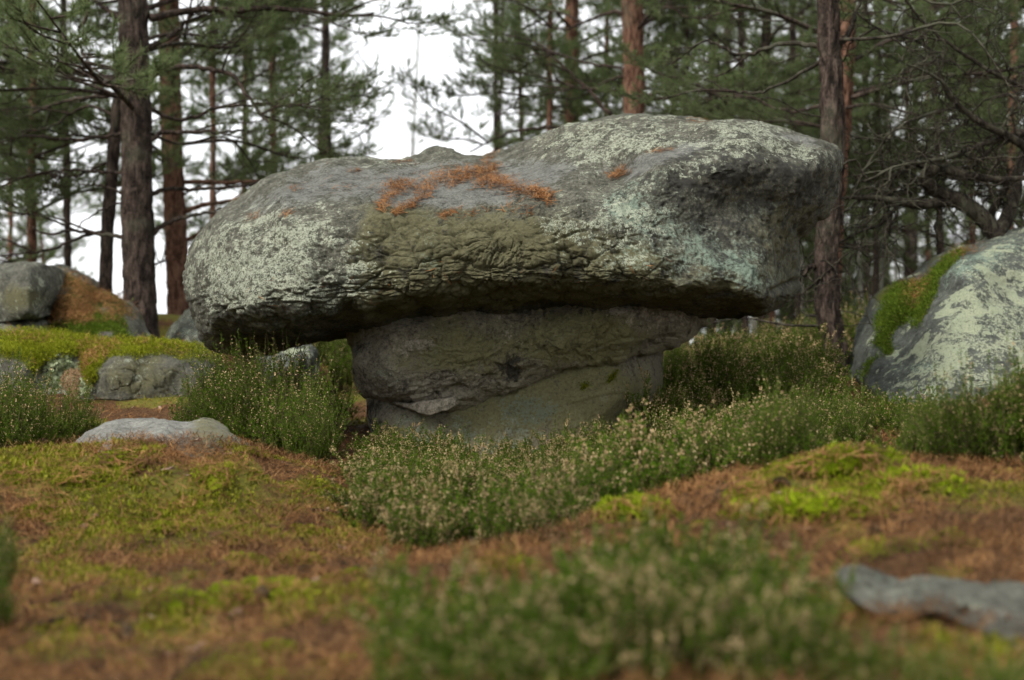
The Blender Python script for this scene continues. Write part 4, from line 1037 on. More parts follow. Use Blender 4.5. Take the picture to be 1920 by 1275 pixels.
# before the pillar: pale seed heads
G3, L3 = 'heather bed before the pillar', 'green heather crowned with tan seed heads in the bed before the pillar'
pts = []
while len(pts) < 92:
    y = random.uniform(4.2, 7.25); u = random.uniform(650, 1420)
    lo = 4.25 + max(0, (760 - u)) * .006 + max(0, (u - 1050)) * .0022
    if y < lo: continue
    if u < 700 and y > 6.3: continue
    p = PX(u, 900, y)
    if any((p[0] - a) ** 2 + (p[1] - b) ** 2 < .13 ** 2 for a, b in pts): continue
    pts.append((p[0], p[1]))
for x, y in pts:
    u = UV(np.array([x, y, gz(x, y)[0]]))[0]
    ptop = np.interp(u, [650, 800, 1000, 1100, 1200, 1300, 1420], [915, 880, 885, 858, 818, 772, 752]) + random.uniform(-18, 30)
    zt = PX(u, ptop, y)[2] - gz(x, y)[0]
    sz = min(max(zt / .34, .55), 1.0) * random.uniform(.75, 1.3); tall = sz > .6; pale = random.random() < .78
    where = 'against the pillar foot' if y > 6.5 else ('along the path edge before the pillar' if y < 4.9 else ('in the bed right before the pillar' if u < 1000 else 'on the rise between pillar and bank'))
    heather(H_PALE if pale else H_LOW, x, y, max(sz, .7), ('taller' if tall else 'short') + (' heather thick with tan seed heads ' if pale else ' green heather with few seed heads ') + where, G3, sz)
# right of the pillar and on the far heath
G4, L4 = 'heather on the heath right of the pillar', 'heather on the open heath between the pillar and the leaning pine'
pts = []
while len(pts) < 110:
    y = random.uniform(7.6, 17); u = random.uniform(1230, 1640)
    p = PX(u, 700, y)
    if u > 1560 and y < 9.6: continue
    if any((p[0] - a) ** 2 + (p[1] - b) ** 2 < (.02 * y) ** 2 for a, b in pts): continue
    pts.append((p[0], p[1]))
for x, y in pts:
    k = random.choice([H_PALE, H_DARK, H_LOW, H_PALE])
    u = UV(np.array([x, y, .3]))[0]
    look = {id(H_PALE): 'tan-headed heather', id(H_DARK): 'tall dark heather', id(H_LOW): 'low green heather'}[id(k)]
    where = 'just right of the pillar' if u < 1330 and y < 10 else ('round the foot of the crooked pine' if u > 1480 and y < 12.5 else ('deep on the heath near the far trunks' if y > 12.5 else 'on the open heath between pillar and crooked pine'))
    heather(k, x, y, random.uniform(.75, 1.1) * (.75 if k is H_DARK else 1.1), look + ' ' + where, G4)
G5, L5 = 'low heather on the slope below the big boulder', 'low dark heather on the slope in front of the big sloping boulder'
for i in range(40):
    y = random.uniform(4.9, 7.4); u = random.uniform(1400, 1990)
    if y > 6.7 and u > 1620: continue
    k = H_LOW if random.random() < .7 else H_DARK
    heather_px(k, u, 800, y, random.uniform(.55, .8) * (.7 if k is H_DARK else 1), ('low green' if k is H_LOW else 'tall dark') + (' heather at the foot of the big sloping boulder' if u > 1620 else ' heather on the slope below the crooked pine'), G5)
G6, L6 = 'foreground heather', 'loose blurred heather in the very foreground below the bank'
for px, yd, s in [(840,2.75,.65),(800,2.6,.5),(880,2.5,.6),(960,2.5,.55),(1030,2.65,.6),(1100,2.8,.62),(1180,2.75,.66),(1260,2.8,.66),(1330,2.85,.7),(1400,2.75,.62),(1480,2.6,.55),(1540,2.45,.4),(1120,2.4,.55),(1220,2.35,.58),(1320,2.4,.55),(1420,2.35,.5),(1020,2.3,.5),(1590,2.3,.33),(1670,2.35,.34),(1750,2.28,.32),(1840,2.3,.34),(1925,2.35,.36),(1890,2.15,.3),(1700,2.15,.3),(900,2.25,.42),(780,2.3,.4),(1300,3.2,.62),(1220,3.25,.6),(1150,3.1,.5),(1380,3.1,.55)]:
    k = H_LOW if random.random() < .85 else H_PALE
    heather_px(k, px, 1200, yd, s * 1.12, ('dark green' if k is H_LOW else 'tan-flecked') + (' blurred heather beside the grey flat stone' if px > 1450 else (' blurred heather at the end of the stout stick' if px < 930 else ' blurred heather below the mossy bank')), G6)
G7, L7 = 'dark heather on the crest of the bank', 'dark tall heather standing on the crest of the mossy bank'
for px, yd, s in [(1760,4.75,.55),(1820,4.7,.6),(1880,4.7,.7),(1930,4.6,.7),(1460,4.9,.6),(1420,4.8,.6),(1500,5.0,.55),(1700,4.9,.45)]:
    heather_px(H_DARK, px, 850, yd, s, 'dark tall heather on the crest of the mossy bank ' + ('facing the big sloping boulder' if px > 1650 else 'next to the heather bed'), G7)
for px, yd, s in [(-5,3.1,.3),(-20,3.4,.35),(0,3.8,.3)]:
    heather_px(H_DARK, px, 1100, yd, s, 'dark wiry heather at the path edge opposite the bank', 'dark heather at the path edge')
G8, L8 = 'heather behind the pillar', 'green undergrowth heather behind the pillar and dark mottled stone'
for px, yd, s in [(620,8.6,.6),(640,9.2,.7),(600,9.6,.7),(560,10.8,.7),(640,10.6,.9),(610,11.5,1.0),(560,12,1.0),(520,11.4,.9),(650,12.5,1.1),(470,10.8,.6),(430,11,.7)]:
    heather_px(random.choice([H_DARK, H_LOW]), px, 700, yd, s, L8, G8)

# ------------------------------------------------------------------ fallen twigs, leaves and cones
def twig(px1, py1, y1, px2, py2, y2, r, label, group=None, lift=.012):
    a = PX(px1, py1, y1); b = PX(px2, py2, y2)
    a[2] = gz(a[0], a[1])[0] + lift; b[2] = gz(b[0], b[1])[0] + lift
    m = (a + b) / 2 + RNG.normal(size=3) * .03; m[2] = gz(m[0], m[1])[0] + lift + .01
    c = catmull([a, m, b], 14); c[:, 2] = np.maximum(c[:, 2], gz(c[:, 0], c[:, 1]) + lift * .6)
    o0 = a.copy()
    t = Tubes().add(c - o0, [r, r * .8, r * .45], 7)
    for k in (4, 8, 11):
        d = normalize(RNG.normal(size=3) * np.array([1, 1, .3]) + np.array([0, 0, .2]))
        t.add(np.stack([c[k] - o0 + d * s for s in np.linspace(0, r * 9, 5)]), [r * .45, r * .2], 5)
    o = t.obj('twig', M['twig']); o.location = o0
    return tag(o, label, 'twig', group)
twig(635,1078,3.9,830,1088,3.85,.012,'short stout stick lying at the foot of the heather bed')
twig(75,1175,3.15,240,1160,3.2,.008,'thin dark twig lying across the olive moss of the path')
twig(300,1255,2.65,360,1190,2.95,.007,'dark twig angled over needles near the bright moss')
for a in [(550,1015,4.35,640,1022,4.35),(120,1100,3.6,200,1090,3.65),(620,1265,2.55,660,1190,2.85),(1400,1000,3.8,1540,975,3.85),(1700,960,3.95,1800,965,3.9),(580,925,5.1,660,928,5.05),(1280,1000,3.8,1400,920,4.3)]:
    twig(*a, .006, 'slender fallen twig on the needle-strewn floor', 'slender fallen twigs')
def flake_mesh(seed):
    r = np.random.default_rng(seed); a = np.linspace(0, 2 * PI, 11, endpoint=False)
    q = 1 + .25 * r.normal(size=11)
    R0 = np.stack([np.cos(a) * q, np.sin(a) * q * .55, .12 * np.cos(2 * a) + .1 * r.normal(size=11)], -1)
    R1 = R0 * .5; R1[:, 2] += .08
    V = np.concatenate([R0, R1, [[0, 0, .1]]]); I = np.arange(22).reshape(2, 11)
    F = np.stack([I[0], np.roll(I[0], -1), np.roll(I[1], -1), I[1]], -1)
    T = np.stack([I[1], np.roll(I[1], -1), np.full(11, 22)], -1)
    return make_mesh('fallen_leaf', V, [F, T], M['leaf'], smooth=True)
FLK = [flake_mesh(i) for i in range(4)]
spots = [(345,930,4.95),(70,1080,3.7),(870//2,965,4.8),(365,1005,4.55),(130,1050,3.95),(275,1090,3.6),(205,1155,3.2),(570,1000,4.5),(640,990,4.5),(75,1020,4.2),(1470,945,4.0),(1450,935,4.05),(1510,1000,3.7),(180,905,5.05),(530,1100,3.6),(430,1175,3.05),(370,1185,3.0),(590,1085,3.75),(480,775,8.7),(300,770,8.8),(650,770,8.8),(250,765,8.9)]
for i in range(50):
    y = random.uniform(2.4, 6.2); spots.append((random.uniform(0, 900) if i < 36 else random.uniform(1200, 1900), 1000, y))
for px, py, yd in spots:
    w = PX(px, py, yd); o = link('fallen_leaf', random.choice(FLK))
    o.location = (w[0], w[1], gz(w[0], w[1])[0] + .016); o.rotation_euler = (random.uniform(-.5, .5), random.uniform(-.5, .5), random.uniform(0, 6.28))
    s = random.uniform(.014, .030); o.scale = (s, s, s)
    tag(o, 'small curled dry leaf lying on the needle-covered ground', 'leaf', 'curled dry leaves')

# pine cones
def cone_mesh():
    V = []; F = []; k = 0
    for r_ in range(9):
        t = r_ / 8; R_ = .018 * math.sin(PI * (.12 + .8 * t)) ** .8; z = .045 * t
        for j in range(9):
            a = 2 * PI * (j + .5 * (r_ % 2)) / 9; c, q = math.cos(a), math.sin(a); w = R_ * .38
            V += [(c * R_ * .35, q * R_ * .35, z), (c * R_ - q * w, q * R_ + c * w, z + .003), (c * R_ * 1.18, q * R_ * 1.18, z + .006), (c * R_ + q * w, q * R_ - c * w, z + .003)]
            F.append((k, k + 1, k + 2, k + 3)); k += 4
    core = len(V); n = 10
    for r_ in range(5):
        t = r_ / 4
        for j in range(n):
            a = 2 * PI * j / n; R_ = .011 * math.sin(PI * (.1 + .85 * t)); V.append((math.cos(a) * R_, math.sin(a) * R_, -.002 + .05 * t))
    for r_ in range(4):
        for j in range(n): F.append((core + r_ * n + j, core + r_ * n + (j + 1) % n, core + (r_ + 1) * n + (j + 1) % n, core + (r_ + 1) * n + j))
    return make_mesh('pine_cone', np.array(V), np.array(F), M['heath_stem'], smooth=False)
CONE = cone_mesh()
for px, py, yd in [(585,1088,3.85),(420,1090,3.9),(150,1010,4.7),(500,1150,3.4),(700,1130,3.55),(1480,930,4.1),(1650,1000,3.6),(240,1190,3.05)]:
    w = PX(px, py, yd); o = link('pine_cone', CONE); o.location = (w[0], w[1], gz(w[0], w[1])[0] + .02); o.rotation_euler = (random.uniform(1.2, 1.7), 0, random.uniform(0, 6.28))
    tag(o, 'small brown pine cone lying among fallen needles', 'pine cone', 'fallen pine cones')

# ------------------------------------------------------------------ pines
def bough_meshes(seed, L=2.2, n2=17, needle_mat='needle', tuft=62, dens=1.0):
    """A pine bough growing along +X: wood and needle tufts"""
    r = np.random.default_rng(seed)
    droop = r.uniform(-.12, .10)
    c = catmull([(0, 0, 0), (L * .3, r.normal() * .06, L * (.03 + droop * .3)), (L * .65, r.normal() * .12, L * (droop * .6)), (L, r.normal() * .15, L * (droop + .12))], 20)
    T = Tubes().add(c, [.022 * L / 2.2, .014 * L / 2.2, .004], 6)
    NP, ND = [], []
    def tufts(cc, frac, n):
        t = r.uniform(frac, 1, n); u = t * (len(cc) - 1); i0 = np.minimum(u.astype(int), len(cc) - 2)
        p = cc[i0] + (cc[i0 + 1] - cc[i0]) * (u - i0)[:, None]; ax = normalize(cc[i0 + 1] - cc[i0])
        NP.append(p); ND.append(normalize(ax * .8 + r.normal(size=(n, 3)) * .65 + np.array([0, 0, .2])))
    tufts(c, .86, tuft)
    for i in range(n2):
        t = .22 + .76 * (i + r.random()) / n2; p = c[int(t * 19)]
        sd = 1 if i % 2 else -1
        d = normalize(np.array([.65, sd * r.uniform(.5, 1.0), r.uniform(-.25, .35)]))
        l = L * .42 * (1.15 - t) * r.uniform(.7, 1.25) + .12
        e = catmull([p, p + d * l * .5 + r.normal(size=3) * .03, p + normalize(d + np.array([.25, 0, r.uniform(-.1, .4)])) * l], 9)
        T.add(e, [.0075, .0025], 4); tufts(e, .72, int(tuft * dens))
        for k in range(int(2 + l * 5)):
            q = e[int(r.uniform(.25, .95) * 8)]
            d2 = normalize(d + r.normal(size=3) * np.array([.55, .55, .35]) + np.array([0, 0, .15]))
            l2 = r.uniform(.10, .26)
            g = catmull([q, q + d2 * l2 * .55, q + normalize(d2 + np.array([0, 0, .25])) * l2], 5)
            T.add(g, [.0035, .0015], 3); tufts(g, .35, int(tuft * dens))
    NP = np.concatenate(NP); ND = np.concatenate(ND)
    V, F = blades(NP, ND, r.uniform(.05, .095, len(NP)), r.uniform(.004, .0068, len(NP)), r)
    return T.mesh('branch', M['bark']), make_mesh('foliage', V, F, M[needle_mat], smooth=False)
BOUGH = [bough_meshes(500 + i, 2.2, 15 + i % 4) for i in range(6)]
BOUGH_P = [bough_meshes(540 + i, 1.7, 14, 'needle2') for i in range(3)]
def dead_mesh(seed):
    r = np.random.default_rng(seed); T = Tubes()
    c = catmull([(0, 0, 0), (.4, r.normal() * .08, r.normal() * .1), (.8, r.normal() * .15, r.normal() * .2), (1.3, r.normal() * .2, r.normal() * .3)], 14)
    T.add(c, [.015, .009, .003], 5)
    for i in range(9):
        p = c[r.integers(3, 14)]; d = normalize(r.normal(size=3) * np.array([.5, 1, .8]) + np.array([.6, 0, 0])); l = r.uniform(.15, .5)
        e = catmull([p, p + d * l * .5 + r.normal(size=3) * .03, p + d * l + r.normal(size=3) * .1], 7); T.add(e, [.005, .0015], 3)
    return T.mesh('dead_branch', M['twig'])
DEAD = [dead_mesh(560 + i) for i in range(4)]
def trunk_mesh(path, radii, mat, bark=.012, sides=40, rings=220, flare=1.0, seed=0):
    c = catmull(path, rings); m = rings
    R = np.interp(np.linspace(0, 1, m), np.linspace(0, 1, len(radii)), radii)
    h = c[:, 2] - c[0, 2]
    R = R * (1 + .55 * flare * np.exp(-np.maximum(h, 0) / .12))
    a = np.linspace(0, 2 * PI, sides, endpoint=False)
    T = normalize(np.gradient(c, axis=0)); N = normalize(np.cross(T, np.array([0, 1.0, 0]))); B = np.cross(T, N)
    D = np.cos(a)[None, :, None] * N[:, None] + np.sin(a)[None, :, None] * B[:, None]
    P = (c[:, None] + R[:, None, None] * D).reshape(-1, 3); Df = D.reshape(-1, 3)
    q = np.stack([np.cos(np.tile(a, m)) * 2.2, np.sin(np.tile(a, m)) * 2.2, P[:, 2] * 3.2 + seed * 7], -1)
    f1, f2, cid = voro(q * 1.6 + .4 * fbm(q * 2, 2, seed)[:, None], 600 + seed)
    d = bark * 2.2 * (1 - np.exp(-(f2 - f1) * 6)) + bark * .8 * (cid - .5) + R.repeat(sides) * .12 * fbm(P * 5, 3, 610 + seed)
    P = P + Df * d[:, None]
    I = np.arange(m * sides).reshape(m, sides)
    F = np.stack([I[:-1], np.roll(I[:-1], -1, 1), np.roll(I[1:], -1, 1), I[1:]], -1).reshape(-1, 4)
    return make_mesh('trunk', P, F, M[mat]), c, R
def in_gap(P):
    uv = UV(P)
    return abs(uv[0] - 785) < (95 if uv[1] > 60 else 70) and uv[1] < 330
def add_bough(tree, base, p, az, el, s, kind):
    """hang one bough on a tree: part branch with its sub-part foliage"""
    tip = p + 2.0 * s * np.array([math.cos(az) * math.cos(el), math.sin(az) * math.cos(el), math.sin(el)])
    if tip[1] < 8.6: return
    for f in (.5, .75, 1.0):
        if in_gap(p + (tip - p) * f): return
    b, n = random.choice(kind)
    o = link('branch', b, tree); o.location = p - base; o.rotation_euler = Euler((random.uniform(-.4, .4), -el, az), 'XYZ'); o.scale = (s, s, s)
    link('foliage', n, o)
def add_dead(tree, base, p, az, el, s):
    o = link('dead_branch', random.choice(DEAD), tree); o.location = p - base
    o.rotation_euler = Euler((random.uniform(0, 6), -el, az), 'XYZ'); o.scale = (s, s, s)
def pine(label, pts, Yd, rad, mat='bark', group=None, boughs=14, dead=6, z0=1.0, top=7.5, kind=None, bark=.012, bs=(.7, 1.2), name='pine_tree', az=None, sides=40, rings=220, dz0=.5):
    """pts: pixel positions of the trunk's axis from its foot up, at distance Yd"""
    kind = kind or BOUGH
    W = PX([p[0] for p in pts], [p[1] for p in pts], [Yd] * len(pts))
    W[0, 2] = min(W[0, 2], gz(W[0, 0], W[0, 1])[0]) - .12
    d = W[-1] - W[-2]; d = d / max(d[2], .05); d[:2] *= .5
    while W[-1, 2] < top: W = np.concatenate([W, (W[-1] + d * 1.3 + np.array([random.uniform(-.06, .06), random.uniform(-.06, .06), 0]))[None]])
    base = W[0].copy()
    me, c, R = trunk_mesh(W - base, [rad, rad * .93, rad * .84, rad * .72, rad * .5], mat, bark, sides, rings, seed=random.randrange(50))
    t = empty(name, tuple(base)); tag(t, label, 'tree', group)
    link('trunk', me, t); c = c + base
    for i in range(boughs):
        z = random.uniform(z0, min(top * .98, 1.6 + .29 * Yd)); k = int(np.argmin(abs(c[:, 2] - z)))
        a = random.uniform(0, 2 * PI) if az is None else random.choice(az) + random.uniform(-.5, .5)
        add_bough(t, base, c[k], a, random.uniform(-.15, .45), random.uniform(*bs), kind)
    for i in range(dead):
        z = random.uniform(dz0, top * .7); k = int(np.argmin(abs(c[:, 2] - z)))
        add_dead(t, base, c[k], random.uniform(0, 2 * PI), random.uniform(-.3, .4), random.uniform(.5, 1.1))
    return t, base, c
def limb(tree, base, pix, Yd, r, mat='bark', foliage=0, s=.6, kind=None, name='branch', dy=0.0):
    """one branch of a tree drawn along pixels at distance Yd (dy: how much farther its tip is)"""
    ys = np.linspace(Yd, Yd + dy, len(pix))
    W = PX([p[0] for p in pix], [p[1] for p in pix], ys)
    c = catmull(W, 26); c[1:-1] += RNG.normal(size=(24, 3)) * .006
    o = Tubes().add(c - base, [r, r * .7, r * .35], 7).obj(name, M[mat], tree)
    for i in range(foliage):
        k = int(random.uniform(.35, .98) * 25); p = c[k]; d = c[min(25, k + 1)] - c[max(0, k - 1)]
        az = math.atan2(d[1], d[0]) + random.choice([-1, 1]) * random.uniform(.2, 1.0)
        b, n = random.choice(kind or BOUGH)
        q = link('twigs', b, o); q.location = p - base; q.rotation_euler = Euler((random.uniform(-.3, .3), random.uniform(-.4, .3), az), 'XYZ'); q.scale = (s,) * 3
        q2 = link('foliage', n, o); q2.location = q.location; q2.rotation_euler = q.rotation_euler; q2.scale = q.scale
    return o

t1, b1, c1 = pine('thick dark-barked pine rising behind the mossy needle-covered boulder', [(268,628),(263,560),(258,420),(256,250),(252,120),(249,0)], 12.0, .117, boughs=10, dead=3, z0=2.6, top=7, dz0=2.5)
for pix, r, f, dy in [([(280,33),(340,20),(420,18),(545,17),(640,30),(700,25)], .035, 5, .6), ([(276,148),(310,130),(350,125),(430,138),(452,165),(505,230)], .028, 4, -.3),
                      ([(278,268),(300,250),(345,248),(410,248),(490,242)], .022, 2, .2), ([(403,248),(400,320),(406,395)], .009, 0, 0), ([(282,367),(310,355),(420,353),(510,338)], .022, 2, .5),
                      ([(284,440),(320,415),(380,400),(430,386)], .024, 1, .3), ([(242,148),(150,140),(60,130),(0,137),(-60,130)], .026, 4, .3), ([(238,42),(205,22),(165,-10)], .03, 2, .2),
                      ([(165,-5),(163,30),(148,55),(150,85),(165,120),(200,148),(236,160)], .018, 1, .1), ([(240,368),(195,350),(145,345)], .012, 0, .2), ([(242,444),(180,438),(130,432),(90,440),(60,425)], .02, 2, .3),
                      ([(245,372),(180,400),(140,432)], .012, 0, .1), ([(275,90),(330,60),(380,0)], .025, 2, .5), ([(240,250),(150,262),(60,255),(-20,265)], .018, 3, .4), ([(240,325),(120,320),(20,340)], .016, 3, .5),
                      ([(276,200),(340,225),(420,200),(520,190),(600,140)], .02, 4, .6)]:
    limb(t1, b1, pix, 12.0, r, foliage=f, s=.45, dy=dy)
t2, b2, c2 = pine('slim leaning dark pine close beside the thick pine', [(196,548),(200,470),(207,360),(217,240),(232,100),(243,0)], 12.8, .048, boughs=7, dead=2, z0=3, top=7, bark=.006, dz0=2.5)
for pix, r, f, dy in [([(205,430),(150,445),(85,470),(0,480)], .018, 2, .3), ([(210,300),(140,330),(60,330),(0,340)], .018, 3, .4), ([(212,180),(120,190),(20,230)], .02, 3, .4), ([(220,220),(160,200),(90,240),(20,250)], .015, 3, .3)]:
    limb(t2, b2, pix, 12.8, r, foliage=f, s=.5, dy=dy)
t3, b3, c3 = pine('orange-barked pine standing between the thick pine and the capstone', [(338,595),(332,500),(327,380),(321,250),(318,120),(316,0)], 15.0, .098, 'bark_red', boughs=16, dead=6, z0=2.2, top=9)
for pix, r, f, dy in [([(335,400),(400,380),(470,375),(560,372)], .03, 1, .3), ([(330,340),(400,342),(480,340),(540,338)], .028, 2, .3), ([(333,455),(370,440),(430,390)], .03, 1, .2)]:
    limb(t3, b3, pix, 15.0, r, 'bark_red', foliage=f, s=.6, dy=dy)
t4, b4, c4 = pine('slender reddish pine farther off, showing over the capstone crest', [(1073,660),(1073,400),(1073,200),(1073,100),(1072,0)], 20.0, .088, 'bark_red', boughs=14, dead=8, z0=3.6, top=10, dz0=3)
t5, b5, c5 = pine('stout reddish-brown pine rising right behind the capstone crest', [(1190,680),(1190,400),(1189,215),(1188,100),(1186,0)], 15.5, .108, 'bark_red', boughs=12, dead=6, z0=3.0, top=8.5, dz0=2.7)
for pix, r, f, dy in [([(1185,28),(1150,22),(1100,40),(1060,55),(1000,40)], .022, 2, .4), ([(1190,235),(1145,215),(1105,172),(1060,128),(1018,92)], .028, 1, .3), ([(1120,240),(1040,240),(960,248),(880,285)], .024, 2, .3),
                      ([(1190,60),(1240,20),(1270,-20)], .025, 2, .3), ([(1180,130),(1110,120),(1030,100),(960,110)], .018, 4, .5), ([(1180,180),(1090,165),(1000,180),(930,170)], .016, 4, .5)]:
    limb(t5, b5, pix, 15.5, r, foliage=f, s=.62, dy=dy)
t6, b6, c6 = pine('crooked pine leaning out of the heather between capstone and big boulder', [(1574,708),(1566,655),(1553,580),(1550,480),(1556,380),(1562,280),(1558,140),(1552,0)], 10.0, .066, 'bark', boughs=7, dead=10, z0=3.0, top=6.5, dz0=.6)
for pix, r, f, dy, m in [([(1545,92),(1480,80),(1390,103),(1330,78),(1290,90)], .02, 2, .5, 'twig'), ([(1562,100),(1590,65),(1602,30),(1616,-10)], .026, 1, .1, 'twig'), ([(1548,110),(1450,165),(1380,172),(1320,150)], .014, 1, .5, 'twig'),
                         ([(1545,510),(1520,500),(1508,520)], .022, 0, .0, 'bark'), ([(1506,550),(1560,500),(1600,468),(1660,450)], .009, 0, -.3, 'twig')]:
    limb(t6, b6, pix, 10.0, r, m, foliage=f, s=.45, dy=dy)
t7, b7, c7 = pine('straight orange pine just behind the crooked pine', [(1546,655),(1556,500),(1567,330),(1577,200),(1583,100),(1586,0)], 13.0, .085, 'bark_red', boughs=16, dead=8, z0=2.4, top=8, dz0=1.0)
for pix, r, f, dy in [([(1580,180),(1650,160),(1740,118),(1830,108)], .022, 4, .6), ([(1590,120),(1660,80),(1760,40)], .02, 4, .5), ([(1560,190),(1480,210),(1400,180),(1340,200)], .018, 5, .6)]:
    limb(t7, b7, pix, 13.0, r, foliage=f, s=.55, dy=dy)

# pines without a clearly visible trunk that make the screen of foliage
GB, LB = 'slim pines screening the sky beyond the boulders', 'slim green pine in the leafy screen beyond the boulders'
for px, yd, rad, nb, z0, top in [(60,14,.05,20,1.9,8),(130,18,.06,22,2.2,9),(-40,16,.07,20,1.8,9),(400,18,.05,20,1.8,9),(455,23,.06,24,2.0,10),(520,19,.05,22,2.2,9),(590,24,.055,24,2.8,10),(625,20,.045,15,2.9,8),(20,24,.06,14,2.4,10),(330,26,.06,14,2.4,11),
                                 (930,21,.05,22,3.0,9),(985,24,.055,22,2.8,10),(1030,18,.045,16,2.8,8),(925,30,.06,20,3,10),(1130,24,.06,22,2.5,10),
                                 (1270,19,.05,20,2.2,9),(1340,22,.055,24,2.0,10),(1400,17,.045,16,2.2,8),(1450,24,.06,24,1.6,10),(1500,20,.05,20,1.8,9),(1640,18,.06,24,1.8,9),(1700,22,.06,26,1.2,10),(1770,17,.06,24,1.6,8),(1830,20,.06,26,1.2,9),(1890,16,.06,24,1.5,8),(1960,19,.07,24,1.0,9),(1740,27,.07,18,.8,10)]:
    lean = random.uniform(-25, 25)
    where = ('beyond the moss-capped ledge' if px < 300 else 'over the capstone nose' if px < 700 else 'over the capstone crest' if px < 1250 else 'between crest and crooked pine' if px < 1560 else 'beyond the gnarled tree')
    pine(('nearer' if yd < 19 else 'distant') + ' slim green pine in the leafy screen ' + where, [(px, 690), (px + lean * .5, 350), (px + lean, 0)], yd, rad * .5, random.choice(['bark', 'bark_red']), GB, boughs=int(nb * 1.0), dead=4, z0=z0, top=top, kind=BOUGH if random.random() < .35 else BOUGH_P, bs=(.55, 1.05), sides=10, rings=50)
# young pines far off that fill the view under the canopy
GY, LY = 'young pines in the far wood', 'young pine in the dim wood behind the heath'
for i in range(22):
    px = random.uniform(1230, 1980) if i < 18 else random.uniform(-60, 640); yd = random.uniform(24, 48)
    pine(LY, [(px, 690), (px + random.uniform(-15, 15), 500), (px + random.uniform(-25, 25), 250)], yd, random.uniform(.02, .045), random.choice(['bark', 'bark_red', 'bark']), GY, boughs=18, dead=3, z0=.7, top=random.uniform(4, 8), kind=random.choice([BOUGH, BOUGH_P]), bs=(.7, 1.3), name='young_pine', sides=8, rings=30)
# pale thin birches
GR, LR = 'thin pale birches in the far wood', 'thin pale birch stem in the far wood beyond the heath'
def birch(px0, px1, yd, rad, label, group, top=7, py1=200):
    W = PX([px0, (px0 + px1) / 2 + random.uniform(-8, 8), px1], [690, 450, py1], [yd] * 3)
    W[0, 2] = min(W[0, 2], gz(W[0, 0], W[0, 1])[0]) - .1; base = W[0].copy()
    c = catmull(W, 30) - base; t = empty('birch_tree', tuple(base)); tag(t, label, 'tree', group)
    Tubes().add(c, [rad, rad * .8, rad * .3], 8).obj('trunk', M['bark_pale'], t)
    T = Tubes()
    for k in range(22):
        p = c[random.randrange(10, 30)]; d = np.array([random.gauss(0, .6), random.gauss(0, .6), .9]); l = random.uniform(.4, 1.3)
        e = catmull([p, p + d * l * .5, p + d * l + np.array([0, 0, random.uniform(-.4, .1)])], 8); T.add(e, [.008, .002], 3)
        for q in range(4):
            g = e[random.randrange(3, 8)]; T.add(np.stack([g, g + RNG.normal(size=3) * .12, g + RNG.normal(size=3) * .2 + np.array([0, 0, -.1])]), [.003, .001], 3)
    T.obj('crown', M['bark_pale'], t)
for px0, px1, yd, rad in [(1412,1405,21,.045),(1500,1490,24,.05),(1440,1450,28,.05),(1350,1355,26,.05),(1620,1600,24,.045),(1650,1670,20,.03),(1470,1480,33,.06),(1385,1370,34,.06),(1590,1610,30,.05),(1690,1660,26,.04),(1520,1535,30,.05),(1310,1320,30,.05)]:
    birch(px0, px1, yd, rad, LR, GR)
birch(735, 790, 27, .032, 'leafless birch with fine twigs standing in the gap of white sky', None, py1=-20)
GT, LT = 'dark far trunks', 'dark straight trunk deep in the wood behind the heath'
for px, yd, rad in [(1432,19,.065),(1270,22,.06),(1365,27,.08),(1480,30,.09),(1625,27,.08),(1665,33,.09),(1545,34,.09),(1335,36,.1),(1715,30,.09),(610,28,.08),(1395,40,.1)]:
    pine(LT, [(px, 690), (px + random.uniform(-6, 6), 350), (px + random.uniform(-10, 10), 0)], yd, rad, random.choice(['bark', 'bark', 'bark_red']), GT, boughs=8, dead=6, z0=yd * .13, top=yd * .3, bs=(.8, 1.3), sides=10, rings=50, dz0=.5)

